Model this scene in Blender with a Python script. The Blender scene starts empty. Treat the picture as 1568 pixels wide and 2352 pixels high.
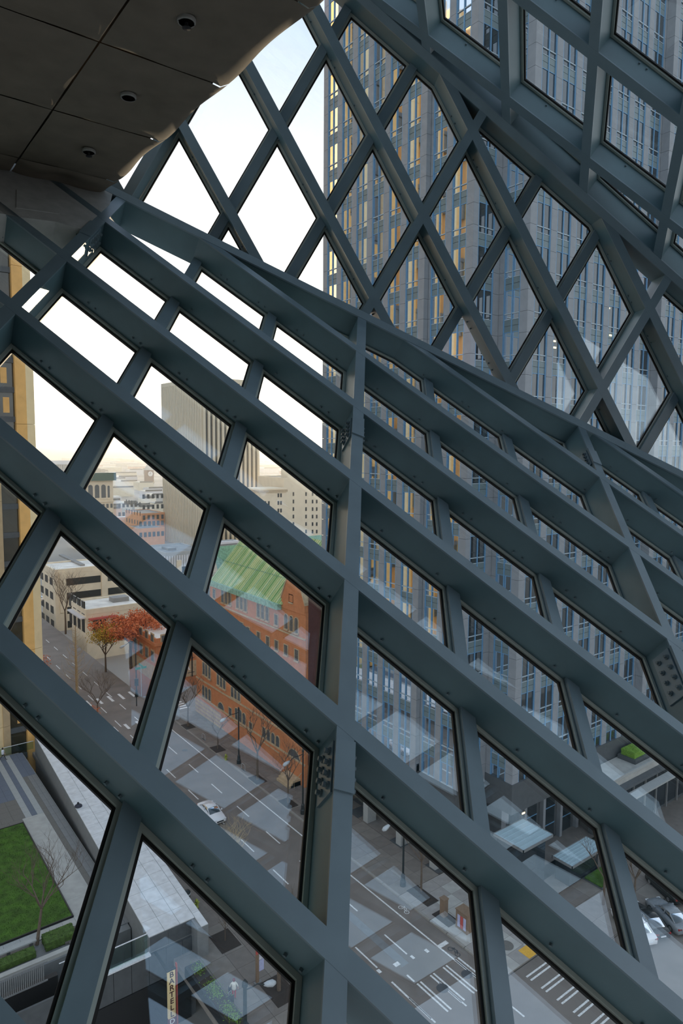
import bpy, math, random
import numpy as np
from mathutils import Vector, Matrix
random.seed(7)
S = bpy.context.scene
COL = S.collection
PI = math.pi
# ------------------------------------------------------------------ camera (24 mm on full frame, portrait)
F = 1568.0
H = 44.0                                   # eye height above the avenue
R = np.array([[0.8, -0.05, 0.6], [-0.6, -0.08, 0.79], [0.01, -1.0, -0.09]])
def unit(v):
    v = np.asarray(v, float)
    return v / np.linalg.norm(v)
_dn = unit([(650 - 784) / F, (18000 - 1176) / F, 1.0])
_a = np.array([(-410 - 784) / F, 0, 1.0]); _a[1] = -(_a[0] * _dn[0] + _a[2] * _dn[2]) / _dn[1]; _a = unit(_a)
_x = unit(np.cross(_a, -_dn))
R = np.stack([_x, _a, -_dn])               # world = R @ (right, down, forward); world Y runs along the avenue
C = np.array([0, 0, H])
cam = bpy.data.cameras.new('camera'); cam.sensor_fit = 'VERTICAL'; cam.sensor_height = 36; cam.sensor_width = 24; cam.lens = 24
cam.clip_end = 20000; cam.clip_start = 0.05
co = bpy.data.objects.new('camera', cam); COL.objects.link(co)
rt, up, bk = R[:, 0], -R[:, 1], -R[:, 2]
co.matrix_world = Matrix(((rt[0], up[0], bk[0], C[0]), (rt[1], up[1], bk[1], C[1]), (rt[2], up[2], bk[2], C[2]), (0, 0, 0, 1)))
S.camera = co
def ray(x, y): return R @ np.array([(x - 784) / F, (y - 1176) / F, 1.0])
def at(x, y, z=0.0):
    d = ray(x, y); return C + d * ((z - H) / d[2])
def atX(x, y, X0):
    d = ray(x, y); return C + d * (X0 / d[0])
def atY(x, y, Y0):
    d = ray(x, y); return C + d * (Y0 / d[1])
def dist(p): return float(np.linalg.norm(np.asarray(p, float) - C))
def pix(p):
    c = R.T @ (np.asarray(p, float) - C)
    return (784 + F * c[0] / c[2], 1176 + F * c[1] / c[2], c[2]) if c[2] > .1 else (-9e3, -9e3, c[2])
def inview(p, m=60):
    u, v, w = pix(p); return w > 0 and -m < u < 1568 + m and -m < v < 2352 + m

# ------------------------------------------------------------------ sky, sun, exposure
W = bpy.data.worlds.new('sky'); S.world = W; W.use_nodes = True
nt = W.node_tree; N = nt.nodes; Lk = nt.links; N.clear()
def nn(t, **k):
    n = N.new(t)
    for a, b in k.items(): setattr(n, a, b)
    return n
def mth(op, a, b=None, clamp=False):
    n = nn('ShaderNodeMath', operation=op, use_clamp=clamp)
    for i, v in enumerate((a, b)):
        if v is None: continue
        if isinstance(v, (int, float)): n.inputs[i].default_value = v
        else: Lk.new(v, n.inputs[i])
    return n.outputs[0]
def vmix(f, a, b):
    n = nn('ShaderNodeMix', data_type='RGBA')
    for s, v in ((n.inputs[0], f), (n.inputs[6], a), (n.inputs[7], b)):
        if isinstance(v, (tuple, float, int)): s.default_value = v
        else: Lk.new(v, s)
    return n.outputs[2]
def vadd(a, b):
    n = nn('ShaderNodeMix', data_type='RGBA', blend_type='ADD'); n.inputs[0].default_value = 1
    Lk.new(a, n.inputs[6]); Lk.new(b, n.inputs[7]); return n.outputs[2]
def vscale(col, f):
    n = nn('ShaderNodeMix', data_type='RGBA', blend_type='MULTIPLY'); n.inputs[0].default_value = 1
    n.inputs[6].default_value = col; c = nn('ShaderNodeCombineColor')
    for i in range(3): Lk.new(f, c.inputs[i])
    Lk.new(c.outputs[0], n.inputs[7]); return n.outputs[2]
SUN_AZ, SUN_EL = math.radians(35.3), math.radians(3.2)
sd = (math.sin(SUN_AZ) * math.cos(SUN_EL), math.cos(SUN_AZ) * math.cos(SUN_EL), math.sin(SUN_EL))
tc = nn('ShaderNodeTexCoord'); sep = nn('ShaderNodeSeparateXYZ'); Lk.new(tc.outputs['Generated'], sep.inputs[0])
dot = nn('ShaderNodeVectorMath', operation='DOT_PRODUCT'); Lk.new(tc.outputs['Generated'], dot.inputs[0]); dot.inputs[1].default_value = sd
dpos = mth('MAXIMUM', dot.outputs['Value'], 0.0)
zz = mth('MAXIMUM', sep.outputs[2], 0.0)
base = vmix(mth('POWER', zz, 0.6), (1.15, 1.12, 1.08, 1), (.24, .40, .64, 1))
g1 = vscale((1.0, .93, .82, 1), mth('MULTIPLY', mth('POWER', dpos, 9.0), .95))
g2 = vscale((1.0, .86, .6, 1), mth('MULTIPLY', mth('POWER', dpos, 60.0), 1.6))
low = mth('POWER', mth('SUBTRACT', 1.0, zz), 5.0)
g1 = vmix(mth('SUBTRACT', 1.0, low), g1, (0, 0, 0, 1))
# thin clouds: noise on the cloud deck seen in perspective
den = mth('ADD', zz, .14)
cx = mth('DIVIDE', sep.outputs[0], den); cy = mth('DIVIDE', sep.outputs[1], den)
cv = nn('ShaderNodeCombineXYZ'); Lk.new(cx, cv.inputs[0]); Lk.new(cy, cv.inputs[1])
ns = nn('ShaderNodeTexNoise'); ns.inputs['Scale'].default_value = 1.6; ns.inputs['Detail'].default_value = 5; ns.inputs['Roughness'].default_value = .55
Lk.new(cv.outputs[0], ns.inputs['Vector'])
rp = nn('ShaderNodeValToRGB'); rp.color_ramp.elements[0].position = .38; rp.color_ramp.elements[1].position = .68
Lk.new(ns.outputs[0], rp.inputs[0])
cl = mth('MULTIPLY', rp.outputs[0], .65)
skycol = vadd(vadd(vmix(cl, base, (.68, .69, .74, 1)), g1), g2)
gm = mth('GREATER_THAN', sep.outputs[2], -0.004)
fin = vmix(gm, (.42, .42, .42, 1), skycol)
bg = nn('ShaderNodeBackground'); Lk.new(fin, bg.inputs[0]); bg.inputs[1].default_value = 1.0
ow = nn('ShaderNodeOutputWorld'); Lk.new(bg.outputs[0], ow.inputs[0])
sun = bpy.data.lights.new('sun', 'SUN'); sun.energy = 7.0; sun.color = (1, .78, .54); sun.angle = math.radians(.8)
so = bpy.data.objects.new('sun', sun); COL.objects.link(so)
so.rotation_euler = Vector((-sd[0], -sd[1], -sd[2])).to_track_quat('-Z', 'Y').to_euler(); so.location = (0, 0, 300)
S.view_settings.view_transform = 'Standard'; S.view_settings.look = 'None'; S.view_settings.gamma = 1
S.view_settings.exposure = 0.66; S.view_settings.use_curve_mapping = False
S.cycles.sample_clamp_indirect = 4; S.cycles.caustics_reflective = False; S.cycles.caustics_refractive = False
S.cycles.transparent_max_bounces = 24; S.cycles.max_bounces = 8; S.cycles.diffuse_bounces = 4; S.cycles.glossy_bounces = 5
S.cycles.use_denoising = True

# ------------------------------------------------------------------ materials
def mat(name, col, rough=.6, metal=0, var=.12, scale=8, emit=0, spec=.4, bump=0, kind='noise'):
    m = bpy.data.materials.new(name); m.use_nodes = True; t = m.node_tree; p = t.nodes['Principled BSDF']
    p.inputs['Roughness'].default_value = rough; p.inputs['Metallic'].default_value = metal
    p.inputs['Specular IOR Level'].default_value = spec
    tcn = t.nodes.new('ShaderNodeTexCoord'); no = t.nodes.new('ShaderNodeTexNoise'); no.inputs['Scale'].default_value = scale; no.inputs['Detail'].default_value = 6
    t.links.new(tcn.outputs['Object'], no.inputs['Vector'])
    r = t.nodes.new('ShaderNodeValToRGB'); r.color_ramp.elements[0].position = .3; r.color_ramp.elements[1].position = .72
    r.color_ramp.elements[0].color = tuple(c * (1 - var) for c in col) + (1,); r.color_ramp.elements[1].color = tuple(min(1, c * (1 + var)) for c in col) + (1,)
    t.links.new(no.outputs[0], r.inputs[0]); t.links.new(r.outputs[0], p.inputs['Base Color'])
    if bump:
        b = t.nodes.new('ShaderNodeBump'); b.inputs['Strength'].default_value = bump; t.links.new(no.outputs[0], b.inputs['Height']); t.links.new(b.outputs[0], p.inputs['Normal'])
    if emit:
        p.inputs['Emission Color'].default_value = tuple(col) + (1,); p.inputs['Emission Strength'].default_value = emit
    return m
def glassmat(name, tint, r0=.055, rough=0.0):
    m = bpy.data.materials.new(name); m.use_nodes = True; t = m.node_tree; t.nodes.clear()
    o = t.nodes.new('ShaderNodeOutputMaterial'); mx = t.nodes.new('ShaderNodeMixShader'); ge = t.nodes.new('ShaderNodeNewGeometry')
    dt = t.nodes.new('ShaderNodeVectorMath'); dt.operation = 'DOT_PRODUCT'; t.links.new(ge.outputs['Incoming'], dt.inputs[0]); t.links.new(ge.outputs['Normal'], dt.inputs[1])
    def mt(op, a, b=None):
        n = t.nodes.new('ShaderNodeMath'); n.operation = op
        for i, v in enumerate((a, b)):
            if v is None: continue
            if isinstance(v, (int, float)): n.inputs[i].default_value = v
            else: t.links.new(v, n.inputs[i])
        return n.outputs[0]
    c = mt('ABSOLUTE', dt.outputs['Value']); s5 = mt('POWER', mt('SUBTRACT', 1.0, c), 5.0); fac = mt('ADD', mt('MULTIPLY', s5, 1 - r0), r0)   # Schlick, both faces of the pane alike
    a = t.nodes.new('ShaderNodeBsdfTransparent'); a.inputs[0].default_value = tint + (1,); g = t.nodes.new('ShaderNodeBsdfGlossy'); g.inputs['Roughness'].default_value = rough; g.inputs[0].default_value = (.74, .90, 1, 1)
    t.links.new(fac, mx.inputs[0]); t.links.new(a.outputs[0], mx.inputs[1]); t.links.new(g.outputs[0], mx.inputs[2]); t.links.new(mx.outputs[0], o.inputs[0])
    return m
def mirrorglass(name, dark, fac, tint=(.9, .95, 1)):
    m = bpy.data.materials.new(name); m.use_nodes = True; t = m.node_tree; t.nodes.clear()
    o = t.nodes.new('ShaderNodeOutputMaterial'); mx = t.nodes.new('ShaderNodeMixShader')
    lw = t.nodes.new('ShaderNodeFresnel'); lw.inputs[0].default_value = 1.6
    ad = t.nodes.new('ShaderNodeMath'); ad.operation = 'ADD'; ad.use_clamp = True; ad.inputs[1].default_value = fac; t.links.new(lw.outputs[0], ad.inputs[0])
    d = t.nodes.new('ShaderNodeBsdfDiffuse'); tcn = t.nodes.new('ShaderNodeTexCoord'); no = t.nodes.new('ShaderNodeTexNoise'); no.inputs['Scale'].default_value = .7
    t.links.new(tcn.outputs['Object'], no.inputs['Vector'])
    r = t.nodes.new('ShaderNodeValToRGB'); r.color_ramp.elements[0].color = tuple(c * .6 for c in dark) + (1,); r.color_ramp.elements[1].color = tuple(c * 1.6 for c in dark) + (1,)
    t.links.new(no.outputs[0], r.inputs[0]); t.links.new(r.outputs[0], d.inputs[0])
    g = t.nodes.new('ShaderNodeBsdfGlossy'); g.inputs['Roughness'].default_value = .03; g.inputs[0].default_value = tint + (1,)
    t.links.new(ad.outputs[0], mx.inputs[0]); t.links.new(d.outputs[0], mx.inputs[1]); t.links.new(g.outputs[0], mx.inputs[2]); t.links.new(mx.outputs[0], o.inputs[0])
    return m
def brickmat(name, c1, c2, mortar, sx):
    m = mat(name, c1, .85, var=.2, scale=1.0); t = m.node_tree; p = t.nodes['Principled BSDF']
    b = t.nodes.new('ShaderNodeTexBrick'); b.inputs['Color1'].default_value = c1 + (1,); b.inputs['Color2'].default_value = c2 + (1,); b.inputs['Mortar'].default_value = mortar + (1,)
    b.inputs['Scale'].default_value = sx; b.inputs['Mortar Size'].default_value = .012
    tcn = t.nodes.new('ShaderNodeTexCoord'); s = t.nodes.new('ShaderNodeSeparateXYZ'); c = t.nodes.new('ShaderNodeCombineXYZ'); a = t.nodes.new('ShaderNodeMath'); a.operation = 'ADD'
    t.links.new(tcn.outputs['Object'], s.inputs[0]); t.links.new(s.outputs[0], a.inputs[0]); t.links.new(s.outputs[1], a.inputs[1]); t.links.new(a.outputs[0], c.inputs[0]); t.links.new(s.outputs[2], c.inputs[1])
    t.links.new(c.outputs[0], b.inputs['Vector'])
    old = p.inputs['Base Color'].links[0].from_socket
    mx = t.nodes.new('ShaderNodeMix'); mx.data_type = 'RGBA'; mx.inputs[0].default_value = .45; t.links.new(b.outputs[0], mx.inputs[6]); t.links.new(old, mx.inputs[7]); t.links.new(mx.outputs[2], p.inputs['Base Color'])
    return m
def stripmat(name, c1, c2, sc, axis=1):
    m = mat(name, c1, .6, var=.1); t = m.node_tree; p = t.nodes['Principled BSDF']
    tcn = t.nodes.new('ShaderNodeTexCoord'); mp = t.nodes.new('ShaderNodeMapping'); t.links.new(tcn.outputs['Object'], mp.inputs[0])
    mp.inputs['Scale'].default_value = (sc * .03, sc, sc * .03) if axis == 1 else (sc, sc * .03, sc * .03)
    no = t.nodes.new('ShaderNodeTexNoise'); no.inputs['Scale'].default_value = 1; no.inputs['Detail'].default_value = 3; t.links.new(mp.outputs[0], no.inputs['Vector'])
    r = t.nodes.new('ShaderNodeValToRGB'); r.color_ramp.elements[0].position = .4; r.color_ramp.elements[1].position = .6
    r.color_ramp.elements[0].color = c1 + (1,); r.color_ramp.elements[1].color = c2 + (1,)
    t.links.new(no.outputs[0], r.inputs[0]); t.links.new(r.outputs[0], p.inputs['Base Color']); return m
M = {}
M['steel'] = mat('blue_grey_painted_steel', (.098, .175, .20), .42, var=.10, scale=3, spec=.5)
M['steel_face'] = mat('blue_grey_steel_lit_flange', (.155, .225, .262), .36, var=.08, scale=4, spec=.5)  # paler copy of the steel paint; light on the flanges put into the colour
M['frame'] = mat('aluminium_glazing_bar', (.42, .47, .43), .4, var=.06, scale=5)
M['gasket'] = mat('black_rubber_gasket', (.012, .011, .010), .6)
M['glass'] = glassmat('clear_tilted_glass', (.965, .985, .975), .085)
M['bolt'] = mat('steel_bolt', (.12, .17, .19), .45)
M['fabric'] = mat('dark_quilted_fabric', (.20, .17, .135), .95, var=.10, scale=5, bump=.12, spec=.1)
M['plaster'] = mat('off_white_panel', (.42, .43, .42), .7)
M['ringgrey'] = mat('sprinkler_ring', (.30, .29, .27), .5)
M['black'] = mat('black_metal', (.015, .016, .018), .5)
M['floor'] = mat('dark_floor', (.06, .065, .07), .7)
M['asphalt'] = mat('worn_asphalt', (.19, .165, .145), .85, var=.16, scale=.35)
M['concrete'] = mat('sidewalk_concrete', (.22, .195, .17), .9, var=.14, scale=1.1)
M['concrete2'] = mat('pale_concrete', (.42, .41, .38), .85, var=.12, scale=1.2)
M['kerb'] = mat('kerb_concrete', (.30, .28, .25), .9)
M['paint'] = mat('white_road_paint', (.72, .72, .70), .8, var=.25, scale=6)
M['yellow'] = mat('yellow_tactile_plate', (.75, .42, .06), .8)
M['redpaint'] = mat('red_kerb_paint', (.4, .08, .06), .8)
M['soil'] = mat('dark_soil', (.045, .034, .028), .95)
M['roofpav'] = mat('white_stained_paver', (.66, .66, .66), .7, var=.13, scale=1.6)
M['stone'] = mat('grey_granite', (.20, .205, .205), .55, var=.1, scale=2)
M['darkstone'] = mat('dark_granite', (.085, .09, .095), .5, var=.12, scale=2)
M['bluestone'] = mat('blue_grey_paving', (.13, .15, .19), .8, var=.12)
M['brownstone'] = mat('brown_grey_paving', (.16, .15, .135), .85, var=.1)
M['lightpave'] = mat('light_grey_paving', (.36, .37, .36), .85, var=.08)
M['grass'] = mat('lawn_green', (.05, .115, .010), .9, var=.4, scale=1.2)
M['hedge'] = mat('hedge_green', (.06, .11, .02), .9, var=.4, scale=4)
M['leaf'] = mat('bright_green_leaf', (.16, .30, .03), .7, var=.4, scale=7)
M['redleaf'] = mat('red_autumn_leaf', (.66, .20, .075), .8, var=.35, scale=2)
M['yellowleaf'] = mat('yellow_green_autumn_leaf', (.55, .40, .05), .8, var=.4, scale=2)
M['bark'] = mat('grey_brown_bark', (.13, .095, .07), .9, var=.25)
M['palebark'] = mat('sunlit_tan_bark', (.42, .33, .20), .9, var=.2)  # lighter bark copy; sunlight on the twigs is painted into the colour
M['towerstone'] = mat('pale_granite_pier', (.27, .285, .305), .6, var=.08, scale=1.2)
M['spandrel'] = mat('grey_green_spandrel', (.17, .22, .23), .35, var=.08, scale=1.5)
M['jamb'] = mat('blue_painted_mullion', (.15, .32, .52), .45, var=.08)
M['bar'] = mat('white_transom_bar', (.42, .49, .53), .5)
M['towerglass'] = mirrorglass('tower_window_glass', (.030, .030, .028), .07)
M['towerglass2'] = mirrorglass('tower_window_glass_west', (.030, .034, .036), .74)
M['podiumglass'] = mirrorglass('dark_podium_glass', (.02, .025, .03), .0)
M['lit'] = mat('lit_window', (1.0, .72, .35), .5, emit=2.0)
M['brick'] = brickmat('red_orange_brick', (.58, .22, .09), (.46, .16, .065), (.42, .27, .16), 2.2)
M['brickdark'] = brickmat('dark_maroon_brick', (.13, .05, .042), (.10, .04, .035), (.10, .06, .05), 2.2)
M['trimstone'] = mat('sandstone_trim', (.50, .38, .24), .8, var=.15, scale=2)
M['pinkstone'] = mat('pink_banded_stone', (.42, .30, .25), .8, var=.15, scale=2)
M['oldglass'] = mirrorglass('old_window_glass', (.09, .10, .11), .04)
M['copper'] = stripmat('sun_streaked_copper_roof', (.27, .44, .18), (.56, .62, .32), 1.6)  # pale streaks are sun highlights painted into the copper colour
M['copperlight'] = mat('pale_copper_seam', (.46, .60, .40), .6, var=.2)
M['coppertrim'] = mat('verdigris_gutter', (.26, .44, .33), .7, var=.3, scale=3)
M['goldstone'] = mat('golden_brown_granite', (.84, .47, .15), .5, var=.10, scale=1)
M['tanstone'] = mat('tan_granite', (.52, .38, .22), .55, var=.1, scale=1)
M['sunlitcream'] = mat('sunlit_cream_stone', (.92, .72, .42), .45, var=.06, scale=1)  # pale stone, with the strip's sunlight put into the colour
M['bronze'] = mirrorglass('bronze_window_glass', (.045, .035, .018), .02)
M['rib'] = mat('pale_concrete_rib', (.68, .60, .45), .8, var=.05)
M['ribdark'] = mat('dark_tower_glazing', (.08, .08, .07), .5)
M['beige'] = mat('beige_stucco', (.86, .73, .54), .85, var=.06, scale=.4)
M['cream'] = mat('cream_painted_masonry', (.78, .70, .54), .85, var=.08, scale=.5)
M['darkwin'] = mat('dark_window', (.035, .036, .034), .3)
M['greywin'] = mat('grey_window', (.12, .13, .13), .3)
M['greenroof'] = mat('dark_green_cornice', (.10, .16, .12), .7)
M['orange'] = mat('orange_brick_far', (.74, .40, .22), .85, var=.1, scale=.4)
M['whiteroof'] = mat('white_membrane_roof', (.78, .76, .70), .8, var=.2, scale=.35)
M['greyroof'] = mat('grey_gravel_roof', (.30, .30, .29), .9, var=.2, scale=.3)
M['farpale'] = mat('far_pale_block', (.88, .82, .70), .85, var=.1, scale=.05)
M['fargrey'] = mat('far_grey_block', (.46, .47, .46), .85, var=.1, scale=.05)
M['farpink'] = mat('far_pink_block', (.80, .56, .44), .85, var=.1, scale=.05)
M['hill'] = mat('hazy_wooded_hill', (.16, .24, .20), .95, var=.2, scale=.004)
M['ground'] = mat('far_city_ground', (.40, .37, .33), .95, var=.35, scale=.012)
M['carwhite'] = mat('white_car_paint', (.75, .75, .76), .25, var=.02)
M['carblack'] = mat('black_car_paint', (.012, .013, .015), .2)
M['cargrey'] = mat('grey_car_paint', (.24, .26, .28), .25)
M['carglass'] = mirrorglass('car_window', (.012, .018, .020), .03)
M['tyre'] = mat('tyre_rubber', (.015, .015, .015), .8)
M['chrome'] = mat('wheel_silver', (.5, .5, .5), .3, metal=.8)
M['carlamp'] = mat('headlamp', (.7, .72, .75), .2)
M['cartail'] = mat('tail_lamp', (.35, .02, .02), .3)
M['lamp'] = mat('dark_lamp_post', (.02, .026, .028), .45)
M['lampgrey'] = mat('pale_lamp_hood', (.45, .48, .50), .4)
M['green'] = mat('green_sign', (.02, .28, .20), .5)
M['hydrant'] = mat('yellow_green_hydrant', (.30, .34, .05), .5)
M['cabinet'] = mat('brown_utility_cabinet', (.22, .15, .10), .6)
M['poster'] = mat('pale_poster', (.55, .56, .62), .6, var=.3, scale=9)
M['redposter'] = mat('red_poster', (.5, .09, .08), .6)
M['blueposter'] = mat('blue_white_poster', (.45, .47, .68), .6)
M['signcream'] = mat('cream_sign_face', (.80, .62, .32), .6, var=.05)
M['signred'] = mat('dark_red_sign_face', (.14, .03, .05), .6)
M['signink'] = mat('dark_maroon_lettering', (.06, .02, .02), .6)
M['signwhite'] = mat('white_lettering', (.8, .78, .76), .6)
M['skin'] = mat('skin', (.55, .33, .24), .6)
M['hairred'] = mat('dark_red_hair', (.18, .03, .04), .7)
M['hairdark'] = mat('dark_hair', (.03, .022, .018), .7)
M['jacket'] = mat('cream_jacket', (.68, .66, .58), .8)
M['redcloth'] = mat('red_trousers', (.5, .04, .06), .8)
M['shirt'] = mat('white_shirt', (.66, .68, .74), .8)
M['darkcloth'] = mat('dark_trousers', (.035, .035, .05), .8)
M['canopyglass'] = mat('pale_canopy_top', (.38, .50, .55), .4, var=.06)
M['railglass'] = glassmat('green_rail_glass', (.80, .90, .86), .05)
M['white'] = mat('white_metal', (.72, .72, .74), .5)

# ------------------------------------------------------------------ mesh helpers
class MB:
    def __init__(s): s.v = []; s.f = []; s.m = []
    def add(s, vs, fs, mi=0):
        b = len(s.v); s.v += [tuple(map(float, p)) for p in vs]
        for f in fs: s.f.append(tuple(b + i for i in f)); s.m.append(mi)
        return s
    def hexa(s, c, mi=0):                     # 8 corners: bottom 4 ccw, top 4 ccw
        return s.add(c, [(0, 3, 2, 1), (4, 5, 6, 7), (0, 1, 5, 4), (1, 2, 6, 5), (2, 3, 7, 6), (3, 0, 4, 7)], mi)
    def box(s, x0, x1, y0, y1, z0, z1, mi=0):
        return s.hexa([(x0, y0, z0), (x1, y0, z0), (x1, y1, z0), (x0, y1, z0), (x0, y0, z1), (x1, y0, z1), (x1, y1, z1), (x0, y1, z1)], mi)
    def prism(s, poly, ext, mi=0):            # poly: list of 3d points, extruded by vector ext
        n = len(poly); p = [np.asarray(q, float) for q in poly]; e = np.asarray(ext, float)
        return s.add(p + [q + e for q in p], [tuple(range(n))[::-1], tuple(range(n, 2 * n))] + [(i, (i + 1) % n, n + (i + 1) % n, n + i) for i in range(n)], mi)
    def tube(s, pts, rad, n=6, mi=0, cap=True):
        rings = []; b0 = len(s.v); pts = [np.asarray(p, float) for p in pts]
        for i, p in enumerate(pts):
            d = unit(pts[min(i + 1, len(pts) - 1)] - pts[max(i - 1, 0)])
            a = unit(np.cross(d, (0, 0, 1) if abs(d[2]) < .9 else (1, 0, 0))); b = np.cross(d, a)
            r = rad[i] if isinstance(rad, (list, tuple)) else rad
            for k in range(n):
                t = 2 * PI * k / n; s.v.append(tuple(p + r * (math.cos(t) * a + math.sin(t) * b)))
        for i in range(len(pts) - 1):
            for k in range(n):
                s.f.append((b0 + i * n + k, b0 + i * n + (k + 1) % n, b0 + (i + 1) * n + (k + 1) % n, b0 + (i + 1) * n + k)); s.m.append(mi)
        if cap:
            s.f.append(tuple(b0 + k for k in range(n))[::-1]); s.m.append(mi)
            e = b0 + (len(pts) - 1) * n; s.f.append(tuple(e + k for k in range(n))); s.m.append(mi)
        return s
    def lathe(s, prof, o=(0, 0, 0), n=12, mi=0, cap=True):   # prof: (r, z)
        return s.tube([(o[0], o[1], o[2] + z) for r, z in prof], [max(r, 1e-4) for r, z in prof], n, mi, cap)
    def mesh(s, name, mats, smooth=False):
        me = bpy.data.meshes.new(name); me.from_pydata(s.v, [], s.f)
        for m in mats: me.materials.append(m)
        me.polygons.foreach_set('material_index', s.m)
        if smooth: me.polygons.foreach_set('use_smooth', [True] * len(s.f))
        me.update(); return me
    def build(s, name, mats, parent=None, smooth=False, loc=None):
        mats = mats if isinstance(mats, (list, tuple)) else [mats]
        o = bpy.data.objects.new(name, s.mesh(name, mats, smooth)); COL.objects.link(o)
        if loc is not None: o.location = loc
        if parent is not None: o.parent = parent
        return o
def tag(o, label=None, cat=None, group=None, kind=None):
    for k, v in (('label', label), ('category', cat), ('group', group), ('kind', kind)):
        if v: o[k] = v
    return o
def thing(name, label, cat, loc=(0, 0, 0), rz=0, group=None):
    o = bpy.data.objects.new(name, None); COL.objects.link(o); o.location = tuple(map(float, loc)); o.rotation_euler = (0, 0, rz); o.empty_display_size = .2
    return tag(o, label, cat, group)
def struct(name, label=None):
    o = bpy.data.objects.new(name, None); COL.objects.link(o); return tag(o, label, None, None, 'structure')
def inst(name, me, parent, loc=(0, 0, 0), rz=0):
    o = bpy.data.objects.new(name, me); COL.objects.link(o); o.location = tuple(map(float, loc)); o.rotation_euler = (0, 0, rz)
    if parent is not None: o.parent = parent
    return o
def copy_tree(o, parent=None):
    c = o.copy(); COL.objects.link(c)
    if parent is not None: c.parent = parent
    for ch in list(o.children): copy_tree(ch, c)
    return c
def stuff(o): o['kind'] = 'stuff'; return o

# ------------------------------------------------------------------ the steel and glass enclosure: three tilted lattice planes
L = 1.22
A1 = np.array([-0.04, 0.6388, -0.7684]); B1 = np.array([0.7734, 0.6056, -0.1876]); O1 = np.array([-2.0976, -3.9737, 7.7696])
A2 = np.array([0.5074, -0.8617, -0.0096]); B2 = np.array([0.4874, 0.866, 0.1118]); O2 = np.array([-1.1262, -4.8029, 6.7017])
A3 = np.array([-0.2343, -0.4796, -0.8456]); B3 = np.array([0.8083, 0.5878, 0.0339]); O3 = np.array([0.8249, -4.7046, 6.7718])
DEP = .27 * L; WB = .116; GD = .02
class Plane:
    def __init__(s, A, B, O):
        s.A = R @ (A * L); s.B = R @ (B * L); s.O = C + R @ (O * L)
        n = unit(np.cross(s.A, s.B)); s.N = n if n @ (s.O - C) > 0 else -n      # outward, away from the room
        s.clip = []
    def P(s, j, k, off=0.): return s.O + j * s.B + k * s.A + off * s.N
    def cut(s, p, d, inside):                 # half plane in lattice coordinates bounded by the line p + t d, keeping 'inside'
        M_ = np.stack([s.B, s.A, s.N], 1); a = np.linalg.solve(M_, p - s.O)[:2]; b = np.linalg.solve(M_, d)[:2]; q = np.linalg.solve(M_, inside - s.O)[:2]
        nrm = np.array([-b[1], b[0]]); nrm = nrm if nrm @ (q - a) > 0 else -nrm
        s.clip.append((nrm, nrm @ a))
    def poly(s, pts):
        pts = [np.asarray(p, float) for p in pts]
        for n, c in s.clip:
            out = []
            for i in range(len(pts)):
                p, q = pts[i], pts[(i + 1) % len(pts)]; a, b = n @ p - c, n @ q - c
                if a >= 0: out.append(p)
                if a * b < 0: out.append(p + (q - p) * a / (a - b))
            pts = out
            if len(pts) < 3: return []
        return pts
    def seg(s, p, q):
        p, q = np.asarray(p, float), np.asarray(q, float)
        for n, c in s.clip:
            a, b = n @ p - c, n @ q - c
            if a < 0 and b < 0: return None
            if a < 0: p = p + (q - p) * a / (a - b)
            elif b < 0: q = p + (q - p) * a / (a - b)
        return (p, q) if np.linalg.norm(q - p) > .05 else None
    def inset(s, poly, d):                    # poly in world-plane 2d coords with per-edge distance
        n = len(poly); lines = []
        ar = sum(poly[i][0] * poly[(i + 1) % n][1] - poly[(i + 1) % n][0] * poly[i][1] for i in range(n))
        for i in range(n):
            p, q = poly[i], poly[(i + 1) % n]; e = unit(q - p); nr = np.array([-e[1], e[0]]) * (1 if ar > 0 else -1); lines.append((nr, nr @ p + d))
        out = []
        for i in range(n):
            n1, c1 = lines[i - 1]; n2, c2 = lines[i]; dt = n1[0] * n2[1] - n1[1] * n2[0]
            if abs(dt) < 1e-5: return None
            out.append(np.array([(c1 * n2[1] - c2 * n1[1]) / dt, (n1[0] * c2 - n2[0] * c1) / dt]))
        for i in range(n):                    # drop panes that collapse
            if (out[(i + 1) % n] - out[i]) @ (poly[(i + 1) % n] - poly[i]) <= 0: return None
        return out
P1, P2, P3 = Plane(A1, B1, O1), Plane(A2, B2, O2), Plane(A3, B3, O3)
def meet(p, q):
    d = unit(np.cross(p.N, q.N)); return np.linalg.solve(np.stack([p.N, q.N, d]), [p.N @ p.O, q.N @ q.O, d @ p.O]), d
eave, eave_d = meet(P1, P2); ridge, ridge_d = meet(P2, P3)
P1.cut(eave, eave_d, P1.P(3, 6)); P2.cut(eave, eave_d, P2.P(3, 1.5)); P2.cut(ridge, ridge_d, P2.P(3, 1.5)); P3.cut(ridge, ridge_d, P3.P(2, 2))

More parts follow.
